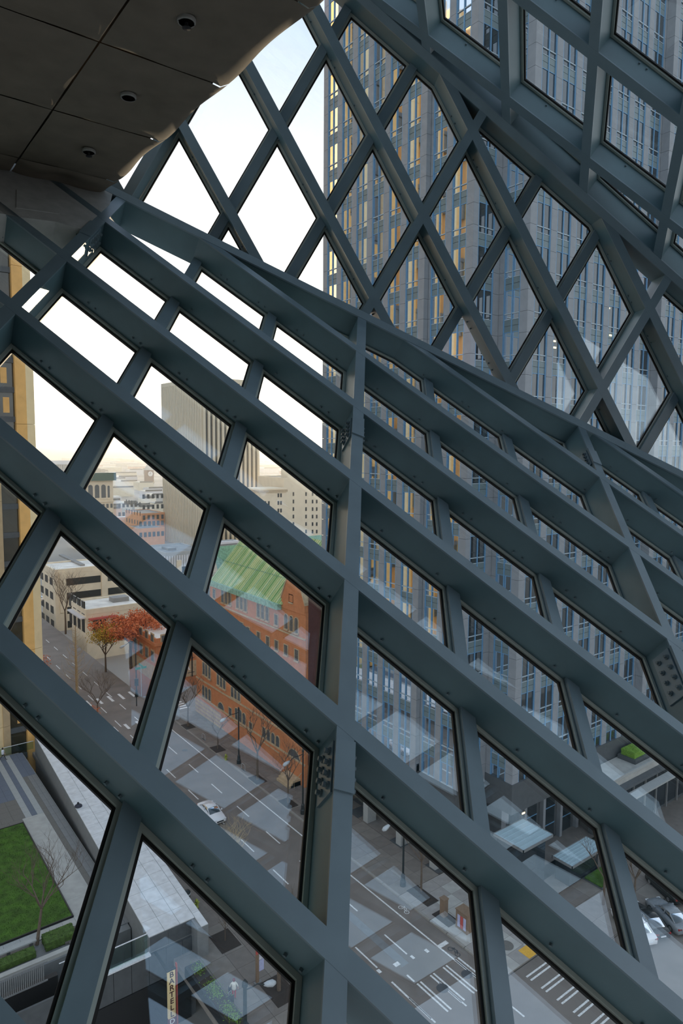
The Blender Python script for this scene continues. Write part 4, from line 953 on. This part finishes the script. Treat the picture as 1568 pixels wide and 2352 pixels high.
# corniced building with arched windows
t, w, d, zt = block('corniced_building', 'old beige building with a dark green cornice and tall arched windows', 'building', 330, 160, 184, 258.8, 1094, 'beige', 'greenroof', lip=.6)
MB().box(-1.2, w + 1.2, -1.4, 0, zt - 2.2, zt + 1.5).build('cornice', M['greenroof'], t)
for i in range(5):
    a = w * (i + .5) / 5 if i < 4 else w * .86
    m = MB(); hw = 1.05 if i < 4 else .5; m.prism([(a - hw, -.1, zt - 10.5), (a + hw, -.1, zt - 10.5)] + [(a + hw * math.cos(PI * q / 8), -.1, zt - 5.2 + hw * math.sin(PI * q / 8)) for q in range(9)], (0, .2, 0)); m.build('arched_window', M['greywin'], t)
    MB().box(a - hw - .3, a + hw + .3, -.3, 0, zt - 11.3, zt - 10.8).build('sill', M['beige'], t)
me = MB().box(-.55, .55, -.08, .1, 0, 2.0).mesh('window', [M['greywin']])
for i in range(8):
    for j in range(6): inst('window', me, t, (w * (i + .5) / 8, 0, zt - 15.5 - j * 4.3))
MB().box(-.4, w + .4, -.5, 0, zt - 12.6, zt - 12.0).build('string_course', M['beige'], t)
# orange brick and pale pink neighbours
t, w, d, zt = block('orange_block', 'orange brick block with small windows left of the ribbed tower', 'building', 345, 288, 325, 378, 1181, 'orange', 'greyroof', front=(5, 3, 1.3, 2.3, 6, 17), side=(6, 3, 1.3, 2.3, 3, 13), win='greywin')
t, w, d, zt = block('pink_block', 'pale pink block with a white roof in front of the old district', 'building', 390, 258, 270, 326, 1190, 'farpink', 'whiteroof', front=(6, 2, 1.4, 2.2, 4, 9), win='greywin')
t, w, d, zt = block('stepped_orange_block', 'low orange brick block with a sloping top behind the dark flat roof', 'building', 300, 290, 318, 378, 1216, 'orange', 'greyroof', front=(6, 2, 1.3, 2.2, 3, 8), win='greywin')
# clock tower
p = atY(343, 1142, 900); q = atY(343, 1088, 900)
t = thing('clock_tower', 'slim dark brick clock tower in the distance', 'tower', (p[0], 900, 0)); hw = (atY(351, 1100, 900)[0] - atY(335, 1100, 900)[0]) / 2
MB().box(-hw, hw, -hw, hw, -6, q[2] + 5).build('shaft', M['brickdark'], t); MB().box(-hw - .6, hw + .6, -hw - .6, hw + .6, q[2] - 12, q[2] - 10.6).build('cornice', M['trimstone'], t)
m = MB(); m.prism([(-hw, -hw, q[2] + 5), (hw, -hw, q[2] + 5), (0, 0, q[2] + 17)], (0, .2, 0)); m.add([(-hw, -hw, q[2] + 5), (hw, -hw, q[2] + 5), (hw, hw, q[2] + 5), (-hw, hw, q[2] + 5), (0, 0, q[2] + 18)], [(0, 1, 4), (1, 2, 4), (2, 3, 4), (3, 0, 4)]); m.build('spire', M['fargrey'], t)
m = MB(); m.prism([(3.4 * math.cos(a * PI / 8), -hw - .3, q[2] + 3.4 * math.sin(a * PI / 8)) for a in range(16)], (0, .3, 0)); m.build('clock_face', M['white'], t)
m = MB(); m.box(-.2, .2, -hw - .5, -hw - .3, q[2], q[2] + 2.6); m.box(-1.8, .2, -hw - .5, -hw - .3, q[2] - .2, q[2] + .2); m.build('clock_hands', M['black'], t)
# long hall on the left and far pale blocks
t, w, d, zt = block('long_grey_hall', 'long grey hall with a white roof edge in front of the hills', 'building', 700, 60, 75, 200, 1060, 'fargrey', 'white', lip=2)
MB().box(-2, w, -2, 0, zt - 3, zt + .8).build('roof_edge', M['white'], t)
for i in range(24): MB().box(i * w / 24, i * w / 24 + .8, -1, 0, -6, zt - 3).build('column', M['fargrey'], t)
random.seed(21)
taken = []
ORD = ('leftmost second third fourth fifth sixth seventh eighth ninth tenth eleventh twelfth thirteenth fourteenth fifteenth sixteenth').split()
def scatter(n, x0, x1, y0, y1, Ya, Yb, group, place, size):
    made = {}; tries = 0; cnt = 0
    while cnt < n and tries < 3000:
        tries += 1
        x = random.uniform(x0, x1); yy = random.uniform(y0, y1); f_ = (yy - y0) / (y1 - y0); Y = Yb + (Ya - Yb) * f_ + random.uniform(-30, 30)
        c = atY(x, yy, Y); w = random.uniform(*size) * Y / 700; d = w * random.uniform(.5, 1.2); h = max(3, c[2])
        bb = (c[0] - w / 2 - 1, c[0] + w / 2 + 1, Y - 1, Y + d + 1)
        if any(bb[0] < q[1] and q[0] < bb[1] and bb[2] < q[3] and q[2] < bb[3] for q in taken): continue
        taken.append(bb); cnt += 1
        k, word = random.choice((('farpale', 'cream'), ('farpale', 'cream'), ('fargrey', 'grey'), ('farpink', 'pink'), ('cream', 'beige'), ('white', 'white')))
        t = thing('distant_building', None, 'building', (c[0], Y, 0), 0, group); made.setdefault(word, []).append((x, t))
        MB().box(-w / 2, w / 2, 0, d, -6, h).build('wall', M[k], t)
        MB().box(-w / 2 + .4, w / 2 - .4, .4, d - .4, h, h + .6).build('roof', M[random.choice(('whiteroof', 'fargrey', 'farpale'))], t)
        if Y < 1300:
            for z in np.arange(3, max(4, h - 3), 5): MB().box(-w / 2 + 1, w / 2 - 1, -.3, .2, z, z + 1.6).build('window_band', M['greywin'], t)
    for word, l in made.items():
        for i, (x, t) in enumerate(sorted(l, key=lambda q: q[0])): t['label'] = '%s %s block%s %s' % (ORD[i], word, '' if i == 0 else ' from the left', place)
scatter(40, 190, 372, 1076, 1160, 560, 2600, 'low blocks of the distant district', 'in the hazy distant district', (12, 30))
scatter(16, 585, 740, 1050, 1100, 640, 2200, 'low blocks beyond the beige building', 'beyond the beige building', (16, 36))
scatter(9, 258, 380, 1135, 1180, 440, 560, 'rooftops before the clock tower', 'on the rooftops below the clock tower', (12, 22))
# wooded hills on the horizon
n = 120; vs = []; fs = []
for i in range(n + 1):
    a = math.radians(-40 + 150 * i / n); D = 5200
    hgt = 70 + 34 * math.sin(a * 5 + 2.0) + 18 * math.sin(a * 17) + 6 * math.sin(a * 61) + random.uniform(-5, 5)
    for k, (f_, hh) in enumerate(((.62, -6), (.8, hgt * .45), (1, hgt), (1.15, -6))): vs.append((D * f_ * math.sin(a), D * f_ * math.cos(a), hh + (random.uniform(-4, 4) if k in (1, 2) else 0)))
for i in range(n):
    for k in range(3): fs.append((i * 4 + k, i * 4 + k + 4, i * 4 + k + 5, i * 4 + k + 1))
tag(MB().add(vs, fs).build('hills', M['hill']), kind='structure')

# low sun haze lying over the far city
hz = bpy.data.materials.new('city_haze'); hz.use_nodes = True; t_ = hz.node_tree; t_.nodes.clear()
vo = t_.nodes.new('ShaderNodeVolumePrincipled'); vo.inputs['Color'].default_value = (1, .98, .95, 1); vo.inputs['Density'].default_value = .00042; vo.inputs['Anisotropy'].default_value = .55
oo = t_.nodes.new('ShaderNodeOutputMaterial'); t_.links.new(vo.outputs[0], oo.inputs['Volume'])
hb = MB().box(-2500, 2500, 150, 4600, -5, 160).build('haze', hz); tag(hb, 'pale sunlit haze over the far city', 'haze', None, 'stuff')
# ------------------------------------------------------------------ trees
def grow(m, p, d, ln, r, depth, spread, up_, rnd, tips, kids=(2, 3), nseg=2):
    pts = [p]; q = p; dd = d
    for i in range(nseg):
        dd = unit(dd + np.array([rnd.uniform(-.12, .12), rnd.uniform(-.12, .12), rnd.uniform(-.05, .12)])); q = q + dd * ln / nseg; pts.append(q)
    m.tube(pts, [r * (1 - .4 * i / nseg) for i in range(nseg + 1)], 5 if r > .04 else 3, 0, False)
    if depth == 0: tips.append(q); return
    for k in range(rnd.randint(*kids)):
        a = rnd.uniform(0, 2 * PI); t_ = unit(np.array([math.cos(a), math.sin(a), up_])); nd = unit(dd * (1 - spread) + t_ * spread)
        st = pts[rnd.randint(1, nseg)] if k else q
        grow(m, st, nd, ln * rnd.uniform(.62, .85), r * .58, depth - 1, spread, up_, rnd, tips, kids, nseg)
def tree(name, label, x, y, z, h, seed, depth=4, bark='bark', leaf=None, nleaf=0, lsize=.16, spread=.5, up_=.5, r=None, lean=(0, 0, 1), kids=(2, 4), group=None, pole=False):
    rnd = random.Random(seed); t = thing(name, label, 'tree', (x, y, z), 0, group); r = r or h * .014
    tr = MB(); bh = h * (.34 if not pole else .95); top = np.array([lean[0] * bh, lean[1] * bh, bh]); tr.tube([(0, 0, -.05), top * .5 + (rnd.uniform(-.06, .06), 0, 0), top], [r * 1.2, r, r * (.8 if not pole else .25)], 7); tr.build('trunk', M[bark], t)
    b = MB(); tips = []
    if pole:
        for k in range(64):
            f_ = .22 + .76 * k / 64; a = k * 2.4; ln = h * .17 * (1.15 - f_); grow(b, top * f_, unit(np.array([math.cos(a), math.sin(a), .55])), ln, .035, 2, .45, .5, rnd, tips, (1, 2))
    else:
        for k in range(rnd.randint(3, 4) + 1):
            a = k * 1.7 + rnd.uniform(0, 1); grow(b, top, unit(np.array([math.cos(a) * spread + lean[0] * .4, math.sin(a) * spread + lean[1] * .4, .8])), h * .24, r * .6, depth - 1, spread, up_, rnd, tips, kids)
    stuff(b.build('branches', M[bark], t))
    if leaf:
        lf = MB(); tp = tips or [top]
        for i in range(nleaf):
            p = tp[rnd.randrange(len(tp))] + np.array([rnd.gauss(0, .45), rnd.gauss(0, .45), rnd.gauss(0, .4)]); a, b_ = [unit(np.array([rnd.gauss(0, 1) for _ in range(3)])) * lsize for _ in range(2)]
            lf.add([p, p + a, p + a + b_, p + b_], [(0, 1, 2, 3)])
        stuff(lf.build('leaves', M[leaf], t))
    return t
B_ = 'thin bare street tree '
tree('bare_tree', B_ + 'nearest the far corner of the brick building', 43.9, 97.4, .14, 9, 1)
tree('bare_tree', B_ + 'in the second pit along the brick building', 43.9, 87.3, .14, 6.5, 2, depth=3)
tree('bare_tree', B_ + 'rising in front of the middle of the brick wall', 43.9, 75.8, .14, 11, 3)
tree('bare_tree', B_ + 'beside the big arched door of the brick building', 43.9, 68.3, .14, 8.5, 4)
tree('bare_tree', B_ + 'on the pale slabs below the office tower', 45.4, 46.2, .14, 9, 5, r=.10)
tree('bare_tree', 'slender bare tree on the side street left of the parked cars', 58.2, 34.2, .14, 8, 6)
tree('bare_tree', 'slender bare tree behind the row of parked cars', 60.4, 32.3, .14, 8, 8)
tree('bare_tree', 'bare young tree in the near pit by the front street lamp', 27.4, 44.0, .14, 9, 9, r=.15)
tree('bare_tree', 'tiny bare sapling in a square pit by the white paver roof corner', 26.5, 51.6, .14, 3.2, 10, depth=2, r=.05)
tree('bare_tree', 'pale twiggy tree lit at its tips above the near lanes', 28.6, 55.2, .14, 8.6, 11, depth=5, bark='palebark', spread=.6)
tree('bare_tree', 'bare tree with upswept branches at the plaza hedge', 12.75, 60.0, PZ, 8.5, 12, depth=6, spread=.55, up_=.7, lean=(.18, .1, 1), r=.13, kids=(2, 3))
tree('poplar_tree', 'tall narrow pale tree with short twigs on the avenue left side', 33.3, 119.5, 0, 14, 13, bark='palebark', pole=True, r=.22)
tree('bare_tree', 'dark bare tree with a round twiggy crown by the crossing at left', 33.2, 108.0, 0, 8.5, 14, depth=5)
tree('bare_tree', 'bare tree in front of the white parking garage', 43.6, 164.5, 0, 16, 15, depth=5, r=.2)
tree('autumn_tree', 'big red-orange autumn tree in front of the white roofed shop', 47.0, 131.0, 0, 15, 16, depth=5, leaf='redleaf', nleaf=9000, lsize=.24, spread=.8, up_=.12, r=.28)
tree('autumn_tree', 'yellow-green autumn tree left of the big red tree', 42.2, 131.6, 0, 10, 17, depth=5, leaf='yellowleaf', nleaf=3200, lsize=.2, spread=.65, up_=.3, r=.17)
tree('autumn_tree', 'small red-leaved bush tree by the pale narrow tree', 31.4, 107.0, 0, 3.4, 18, depth=4, leaf='redleaf', nleaf=700, lsize=.12, spread=.8, r=.06)
tree('autumn_tree', 'small tree with orange leaves beside the golden tower foot', 29.0, 128, 0, 7, 19, depth=4, leaf='redleaf', nleaf=900, lsize=.16, spread=.7, r=.1)

# ------------------------------------------------------------------ street furniture
def lamp(label, x, y, z, h, dx, reach=2.0, r=.09, seed=0):
    t = thing('street_lamp', label, 'street lamp', (x, y, z), 0, 'dark street lamps')
    MB().lathe([(.30, 0), (.30, .5), (.22, .6), (.20, 1.1), (r * 1.3, 1.3)], n=10).build('base', M['lamp'], t)
    MB().lathe([(r * 1.2, 1.2), (r, h - .3), (r * 1.6, h - .25), (r * 1.5, h), (.03, h + .25)], n=10).build('pole', M['lamp'], t)
    m = MB(); m.tube([(0, 0, h - .55), (dx * reach * .35, 0, h - .62), (dx * reach * .6, 0, h - .58), (dx * reach, 0, h - .95)], .045, 6); m.build('arm', M['lamp'], t)
    m = MB(); m.tube([(dx * (reach - .1), 0, h - .9), (dx * (reach + .2), 0, h - 1.0), (dx * (reach + .55), 0, h - 1.12), (dx * (reach + .8), 0, h - 1.2)], [.10, .2, .24, .12], 10); m.build('lamp_head', M['lampgrey'], t, True)
lamp('dark street lamp beside the arched side door of the brick building', 44.17, 81.4, .14, 7.9, -1)
lamp('dark street lamp nearest the big arch of the brick building', 44.0, 65.2, .14, 8.0, -1)
lamp('dark street lamp standing on the bright slabs below the office tower', 44.5, 47.9, .14, 8.0, -1)
lamp('dark street lamp in the near corner, its grey head seen from above', 20.97, 38.0, .14, 7.9, 1, 1.6, .13)
lamp('street lamp with two signs at the far crossing, near the brick shop', 42.2, 115.1, 0, 10.5, -1)
t = thing('street_sign', 'green street name sign on a pole at the far crossing', 'sign', (42.9, 114.6, 0)); MB().lathe([(.07, 0), (.06, 5.8)], n=8).build('pole', M['lampgrey'], t); MB().box(-1.0, 1.0, -.03, .03, 5.0, 5.4).build('name_plate', M['green'], t); MB().box(-.03, .03, -1.0, 1.0, 5.45, 5.85).build('name_plate', M['green'], t)
t = thing('signal_pole', 'pale signal pole with a control box at the brick building corner', 'traffic light', (43.6, 101.2, .14)); MB().lathe([(.09, 0), (.07, 9)], n=8).build('pole', M['lampgrey'], t); MB().box(-.4, .4, -.35, .35, 0, 2.2).build('control_box', M['lampgrey'], t)
MB().box(-.2, .2, -.55, -.2, 4.2, 5.3).build('signal_head', M['lamp'], t); MB().box(-.9, -.2, -.2, .2, 4.4, 5.4).build('signal_head', M['lamp'], t)
t = thing('signal_pole', 'dark signal pole by the crosswalk bars in front of the brick shop', 'traffic light', (40.6, 110.8, 0)); MB().lathe([(.09, 0), (.07, 5.5)], n=8).build('pole', M['lamp'], t); MB().box(-.25, .25, -.35, .1, 3.6, 4.8).build('signal_head', M['lamp'], t)
def hydrant(label, x, y, z=.14):
    t = thing('fire_hydrant', label, 'hydrant', (x, y, z), 0, 'fire hydrants'); MB().lathe([(.20, 0), (.20, .06), (.13, .08), (.13, .62), (.17, .64), (.16, .72), (.09, .84), (.04, .90)], n=12).build('barrel', M['hydrant'], t, True)
    m = MB(); m.tube([(-.27, 0, .45), (.27, 0, .45)], .075, 8); m.tube([(0, -.26, .42), (0, 0, .42)], .09, 8); m.build('outlets', M['hydrant'], t)
hydrant('yellow-green fire hydrant by the second tree of the brick building', 43.2, 83.4); hydrant('yellow-green fire hydrant near the dark bin at the white paver roof', 26.4, 57.2)
t = thing('litter_bin', 'dark round litter bin on the near sidewalk beside the white paver roof', 'bin', (26.0, 58.6, .14)); MB().lathe([(.34, 0), (.38, .9), (.40, .95), (.30, 1.1), (.05, 1.15)], n=14).build('body', M['lamp'], t, True); MB().lathe([(.39, .72), (.41, .8), (.39, .88)], n=14).build('rim', M['lampgrey'], t)
t = thing('bus_stop_sign', 'tall brown bus stop pylon with two pale timetable panels on the near sidewalk', 'sign', (26.4, 45.7, .14))
MB().box(-.30, .34, -.13, .13, 0, .07).build('foot', M['stone'], t); MB().box(-.14, .10, -.09, .09, .07, 3.1).build('pylon', M['cabinet'], t); MB().box(-.2, -.02, -.14, -.09, 2.6, 3.05).build('red_plate', M['redposter'], t)
MB().box(.10, .58, -.04, .04, 1.95, 2.85).build('timetable', M['poster'], t); MB().box(.10, .58, -.04, .04, .95, 1.85).build('timetable', M['blueposter'], t)
def cabinet(label, x, y, w, d, h, posters):
    t = thing('utility_cabinet', label, 'cabinet', (x, y, .14)); MB().box(-w / 2, w / 2, -d / 2, d / 2, 0, h).build('body', M['cabinet'], t); MB().box(-w / 2 - .05, w / 2 + .05, -d / 2 - .05, d / 2 + .05, h, h + .08).build('lid', M['cabinet'], t)
    if posters:
        for k in range(3): MB().box(-w / 2 - .015, -w / 2, -d / 2 + .15 + k * .36, -d / 2 + .46 + k * .36, .25, h - .35).build('poster', M[('blueposter', 'redposter', 'blueposter')[k]], t)
cabinet('brown cabinet covered with red and blue posters on the pale slabs', 44.9, 39.9, 1.0, 1.4, 1.75, True); cabinet('plain brown cabinet left of the poster covered one', 44.6, 42.3, .55, .55, 1.7, False)
t = thing('street_sign', 'small green sign blade on a dark pole behind the poster covered cabinet', 'sign', (47.6, 39.6, .14)); MB().lathe([(.05, 0), (.05, 3.0)], n=8).build('pole', M['lamp'], t); MB().box(-.5, .5, -.03, .03, 2.5, 2.8).build('name_plate', M['green'], t)
# benches of bike racks along the brick building
for y, w_ in ((79.3, 'lamp by the side door'), (91.5, 'far end of the brick building')):
    t = thing('bike_rack', 'thin looped bike rack near the ' + w_, 'bike rack', (43.7, y, .14)); m = MB(); m.tube([(0, -.5, 0), (0, -.5, .7), (0, -.35, .85), (0, .35, .85), (0, .5, .7), (0, .5, 0)], .03, 6); m.build('hoop', M['lampgrey'], t); MB().box(-.06, .06, -.6, .6, 0, .02).build('base', M['lamp'], t)
# planter with shrubs at the bottom
t = thing('street_planter', 'long dark planter with bright green shrubs beside the suitcase walker', 'planter', (22.6, 45.8, .14))
m = MB(); m.hexa([(-.55, -4.2, 0), (.75, -4.2, 0), (.55, 4.0, 0), (-.75, 4.0, 0), (-.55, -4.2, .9), (.75, -4.2, .9), (.55, 4.0, .9), (-.75, 4.0, .9)]); m.build('trough', M['black'], t); MB().box(-.5, .5, -4.0, 3.8, .9, .95).build('soil', M['soil'], t)
for k, y in enumerate((2.9, .6, -.3, -2.2, -3.2)):
    m = MB(); rnd = random.Random(k)
    for i in range(240):
        p = np.array([rnd.gauss(0, .24), y + rnd.gauss(0, .34), .95 + abs(rnd.gauss(.2, .2))]); a, b_ = [unit(np.array([rnd.gauss(0, 1) for _ in range(3)])) * .12 for _ in range(2)]; m.add([p, p + a, p + a + b_ * .6], [(0, 1, 2)])
    stuff(m.build('shrub', M['leaf'], t))

# ------------------------------------------------------------------ cars
def loft(m, secs, mi=0):
    b0 = len(m.v); n = len(secs[0])
    for sct in secs: m.v += [tuple(p) for p in sct]
    for i in range(len(secs) - 1):
        for k in range(n): m.f.append((b0 + i * n + k, b0 + i * n + (k + 1) % n, b0 + (i + 1) * n + (k + 1) % n, b0 + (i + 1) * n + k)); m.m.append(mi)
    m.f.append(tuple(b0 + k for k in range(n))[::-1]); m.m.append(mi); m.f.append(tuple(b0 + (len(secs) - 1) * n + k for k in range(n))); m.m.append(mi)
def car(label, x, y, rz, paintm, z=0.0, group=None):
    t = thing('car', label, 'car', (x, y, z), rz, group)
    def sec(yy, hw, z0, z1, tw=.86): return [(-hw, yy, z0), (hw, yy, z0), (hw * 1.02, yy, (z0 + z1) * .5), (hw * .97, yy, z1 - .07), (hw * tw, yy, z1), (0, yy, z1 + .03), (-hw * tw, yy, z1), (-hw * .97, yy, z1 - .07), (-hw * 1.02, yy, (z0 + z1) * .5)]
    m = MB(); loft(m, [sec(-2.32, .62, .34, .60), sec(-2.22, .80, .24, .70), sec(-1.7, .89, .2, .80), sec(-.95, .91, .2, .93), (sec(.2, .91, .2, .95)), sec(1.3, .91, .2, .97), sec(1.9, .88, .22, .99), sec(2.25, .80, .28, .94), sec(2.34, .70, .36, .86)]); m.build('body', M[paintm], t, True)
    def cs(yy, hw, z1): return [(-hw * 1.12, yy, .88), (hw * 1.12, yy, .88), (hw, yy, z1 - .05), (hw * .86, yy, z1), (-hw * .86, yy, z1), (-hw, yy, z1 - .05)]
    m = MB(); loft(m, [cs(-1.05, .70, .94), cs(-.25, .66, 1.36), cs(.25, .67, 1.43), cs(.9, .66, 1.40), cs(1.75, .66, 1.0)]); m.build('cabin', M['carglass'], t, True)
    m = MB(); loft(m, [[(-.60, yy, zz_), (.60, yy, zz_), (.56, yy, zz_ + .05), (-.56, yy, zz_ + .05)] for yy, zz_ in ((-.32, 1.34), (.25, 1.41), (.95, 1.38))]); m.build('roof', M[paintm], t, True)
    for sg in (-1, 1):
        m = MB(); m.tube([(sg * .74, -1.0, .94), (sg * .63, -.28, 1.38)], .04, 5); m.tube([(sg * .63, .92, 1.38), (sg * .72, 1.7, 1.0)], .05, 5); m.tube([(sg * .80, .3, .93), (sg * .67, .3, 1.40)], .035, 5); m.build('pillar', M[paintm], t)
        MB().box(sg * 1.0 - .10, sg * 1.0 + .06, -.78, -.66, .92, 1.05).build('mirror', M[paintm], t)
        m = MB(); m.box(sg * .62 - .17, sg * .62 + .17, -2.30, -2.10, .60, .70); m.build('headlamp', M['carlamp'], t); m = MB(); m.box(sg * .62 - .17, sg * .62 + .17, 2.22, 2.34, .70, .86); m.build('tail_lamp', M['cartail'], t)
        for yy in (-1.42, 1.38):
            m = MB(); m.tube([(sg * .72, yy, .32), (sg * .93, yy, .32)], .32, 14); w_ = m.build('wheel', M['tyre'], t); m = MB(); m.tube([(sg * .925, yy, .32), (sg * .94, yy, .32)], .19, 10); m.build('hub', M['chrome'], w_)
    MB().box(-.42, .42, -2.36, -2.28, .42, .56).build('grille', M['black'], t); MB().box(-.26, .26, 2.33, 2.37, .52, .64).build('number_plate', M['carlamp'], t)
car('white sedan driving towards the viewer on the avenue', 34.95, 71.3, 0, 'carwhite')
car('white car with red tail lamps parked at the side street kerb', 57.3, 30.6, PI - .42, 'carwhite'); car('black car parked between the white and the grey car', 59.0, 30.3, PI - .42, 'carblack')
car('silver grey sedan parked rightmost of the front row', 61.3, 29.4, PI - .42, 'cargrey'); car('black car parked behind the silver grey sedan', 65.2, 31.6, PI - .42, 'carblack')
car('dark car beyond the far crossing near the bare tree', 50.5, 207, .3, 'cargrey'); car('white car by the parking garage corner', 47.5, 205, .2, 'carwhite')

# ------------------------------------------------------------------ people: one skinned body each, clothes as close-fitting children
def person(name, label, x, y, z, rz, joints, top, legs, hair, group=None, skirt=0):
    t = thing(name, label, 'person', (x, y, z), rz, group)
    V = []; E_ = []; Rr = []
    def j(p, r): V.append(p); Rr.append(r); return len(V) - 1
    pel = j((0, 0, .93), .13); ch = j((0, -.01, 1.2), .14); nk = j((0, -.01, 1.44), .06); hd_ = j((0, -.03, 1.56), .085); ht = j((0, -.02, 1.68), .075); E_ += [(pel, ch), (ch, nk), (nk, hd_), (hd_, ht)]
    for sg in (-1, 1):
        a = joints['L' if sg < 0 else 'R']; hp_ = j((sg * .09, 0, .88), .095); kn = j(a[0], .062); an = j(a[1], .042); to = j((a[1][0], a[1][1] - .16, a[1][2] - .05), .035); E_ += [(pel, hp_), (hp_, kn), (kn, an), (an, to)]
        sh = j((sg * .18, 0, 1.38), .06); el = j(a[2], .045); wr = j(a[3], .03); E_ += [(ch, sh), (sh, el), (el, wr)]
        d = unit(np.array(a[3]) - np.array(a[2])); pm = j(tuple(np.array(a[3]) + d * .06), .032); E_.append((wr, pm)); sd_ = unit(np.cross(d, (sg, .2, .1)))
        for q in range(4): f1 = j(tuple(np.array(a[3]) + d * (.13 + .012 * (q % 3)) + sd_ * (q - 1.5) * .022), .009); E_.append((pm, f1))
        th_ = j(tuple(np.array(a[3]) + d * .08 + sd_ * .055), .010); E_.append((wr, th_))
    me = bpy.data.meshes.new('body'); me.from_pydata(V, E_, []); o = bpy.data.objects.new('body', me); COL.objects.link(o)
    sk = o.modifiers.new('skin', 'SKIN'); o.modifiers.new('sub', 'SUBSURF').levels = 1
    for i, r in enumerate(Rr): me.skin_vertices[0].data[i].radius = (r, r); me.skin_vertices[0].data[i].use_root = (i == 0)
    bpy.context.view_layer.update(); m2 = bpy.data.meshes.new_from_object(o.evaluated_get(bpy.context.evaluated_depsgraph_get())); bpy.data.objects.remove(o)
    m2.materials.clear()
    for k in ('skin', top, legs, 'darkcloth'): m2.materials.append(M[k])
    for f in m2.polygons:
        c = f.center; hands = min((c - Vector(joints[k][3])).length for k in 'LR') < .16
        f.material_index = 0 if hands or c.z > 1.46 else 1 if c.z > .88 else 3 if c.z < .1 else 2
        f.use_smooth = True
    b = bpy.data.objects.new('body', m2); COL.objects.link(b); b.parent = t
    m = MB(); m.lathe([(.02, 1.76), (.07, 1.745), (.103, 1.70), (.112, 1.64), (.108, 1.56), (.06, 1.50)][::-1], (0, .018, 0), 12); m.build('hair', M[hair], t, True)
    m = MB(); m.box(-.012, .012, -.135, -.105, 1.585, 1.61); m.build('nose', M['skin'], t); m = MB(); [m.box(s_ * .035 - .012, s_ * .035 + .012, -.116, -.10, 1.625, 1.64) for s_ in (-1, 1)]; m.build('eyes', M['hairdark'], t)
    m = MB(); m.box(-.025, .025, -.114, -.09, 1.545, 1.556); m.build('mouth', M['hairred'], t)
    m = MB(); m.lathe([(.17, .82), (.178, .95), (.165, 1.1), (.19, 1.25), (.17, 1.38), (.08, 1.46)], n=14); m.build('jacket' if skirt else 'shirt', M[top], t, True)
    return t
t = person('person', 'person in a cream jacket and red trousers walking with a dark suitcase', 24.07, 45.4, .14, 2.6, {'L': [(-.09, -.06, .48), (-.09, .04, .08), (-.30, .02, 1.12), (-.32, -.02, .88)], 'R': [(.10, .06, .48), (.11, .10, .08), (.30, -.02, 1.12), (.34, -.04, .86)]}, 'jacket', 'redcloth', 'hairred', skirt=1)
MB().box(.22, .44, -.10, .10, .62, .98).build('shoulder_bag', M['darkcloth'], t)
sc = thing('suitcase', 'dark wheeled suitcase pulled by the person in red trousers', 'suitcase', (23.62, 45.1, .14), .3)
MB().box(-.22, .22, -.13, .13, .06, .66).build('case', M['darkcloth'], sc); m = MB(); m.tube([(-.14, .1, .66), (-.14, .1, 1.0), (.14, .1, 1.0), (.14, .1, .66)], .013, 5); m.build('handle', M['lampgrey'], sc)
for q in (-.16, .16): m = MB(); m.tube([(q - .02, .08, .04), (q + .02, .08, .04)], .04, 8); m.build('wheel', M['tyre'], sc)
person('person', 'person in a white shirt and dark trousers striding at the plaza railing', 17.75, 99.9, PZ, 1.3, {'L': [(-.09, -.22, .50), (-.09, -.36, .09), (-.27, -.06, 1.12), (-.27, -.26, .98)], 'R': [(.09, .12, .50), (.09, .42, .14), (.27, .08, 1.12), (.26, .0, .88)]}, 'shirt', 'darkcloth', 'hairdark')
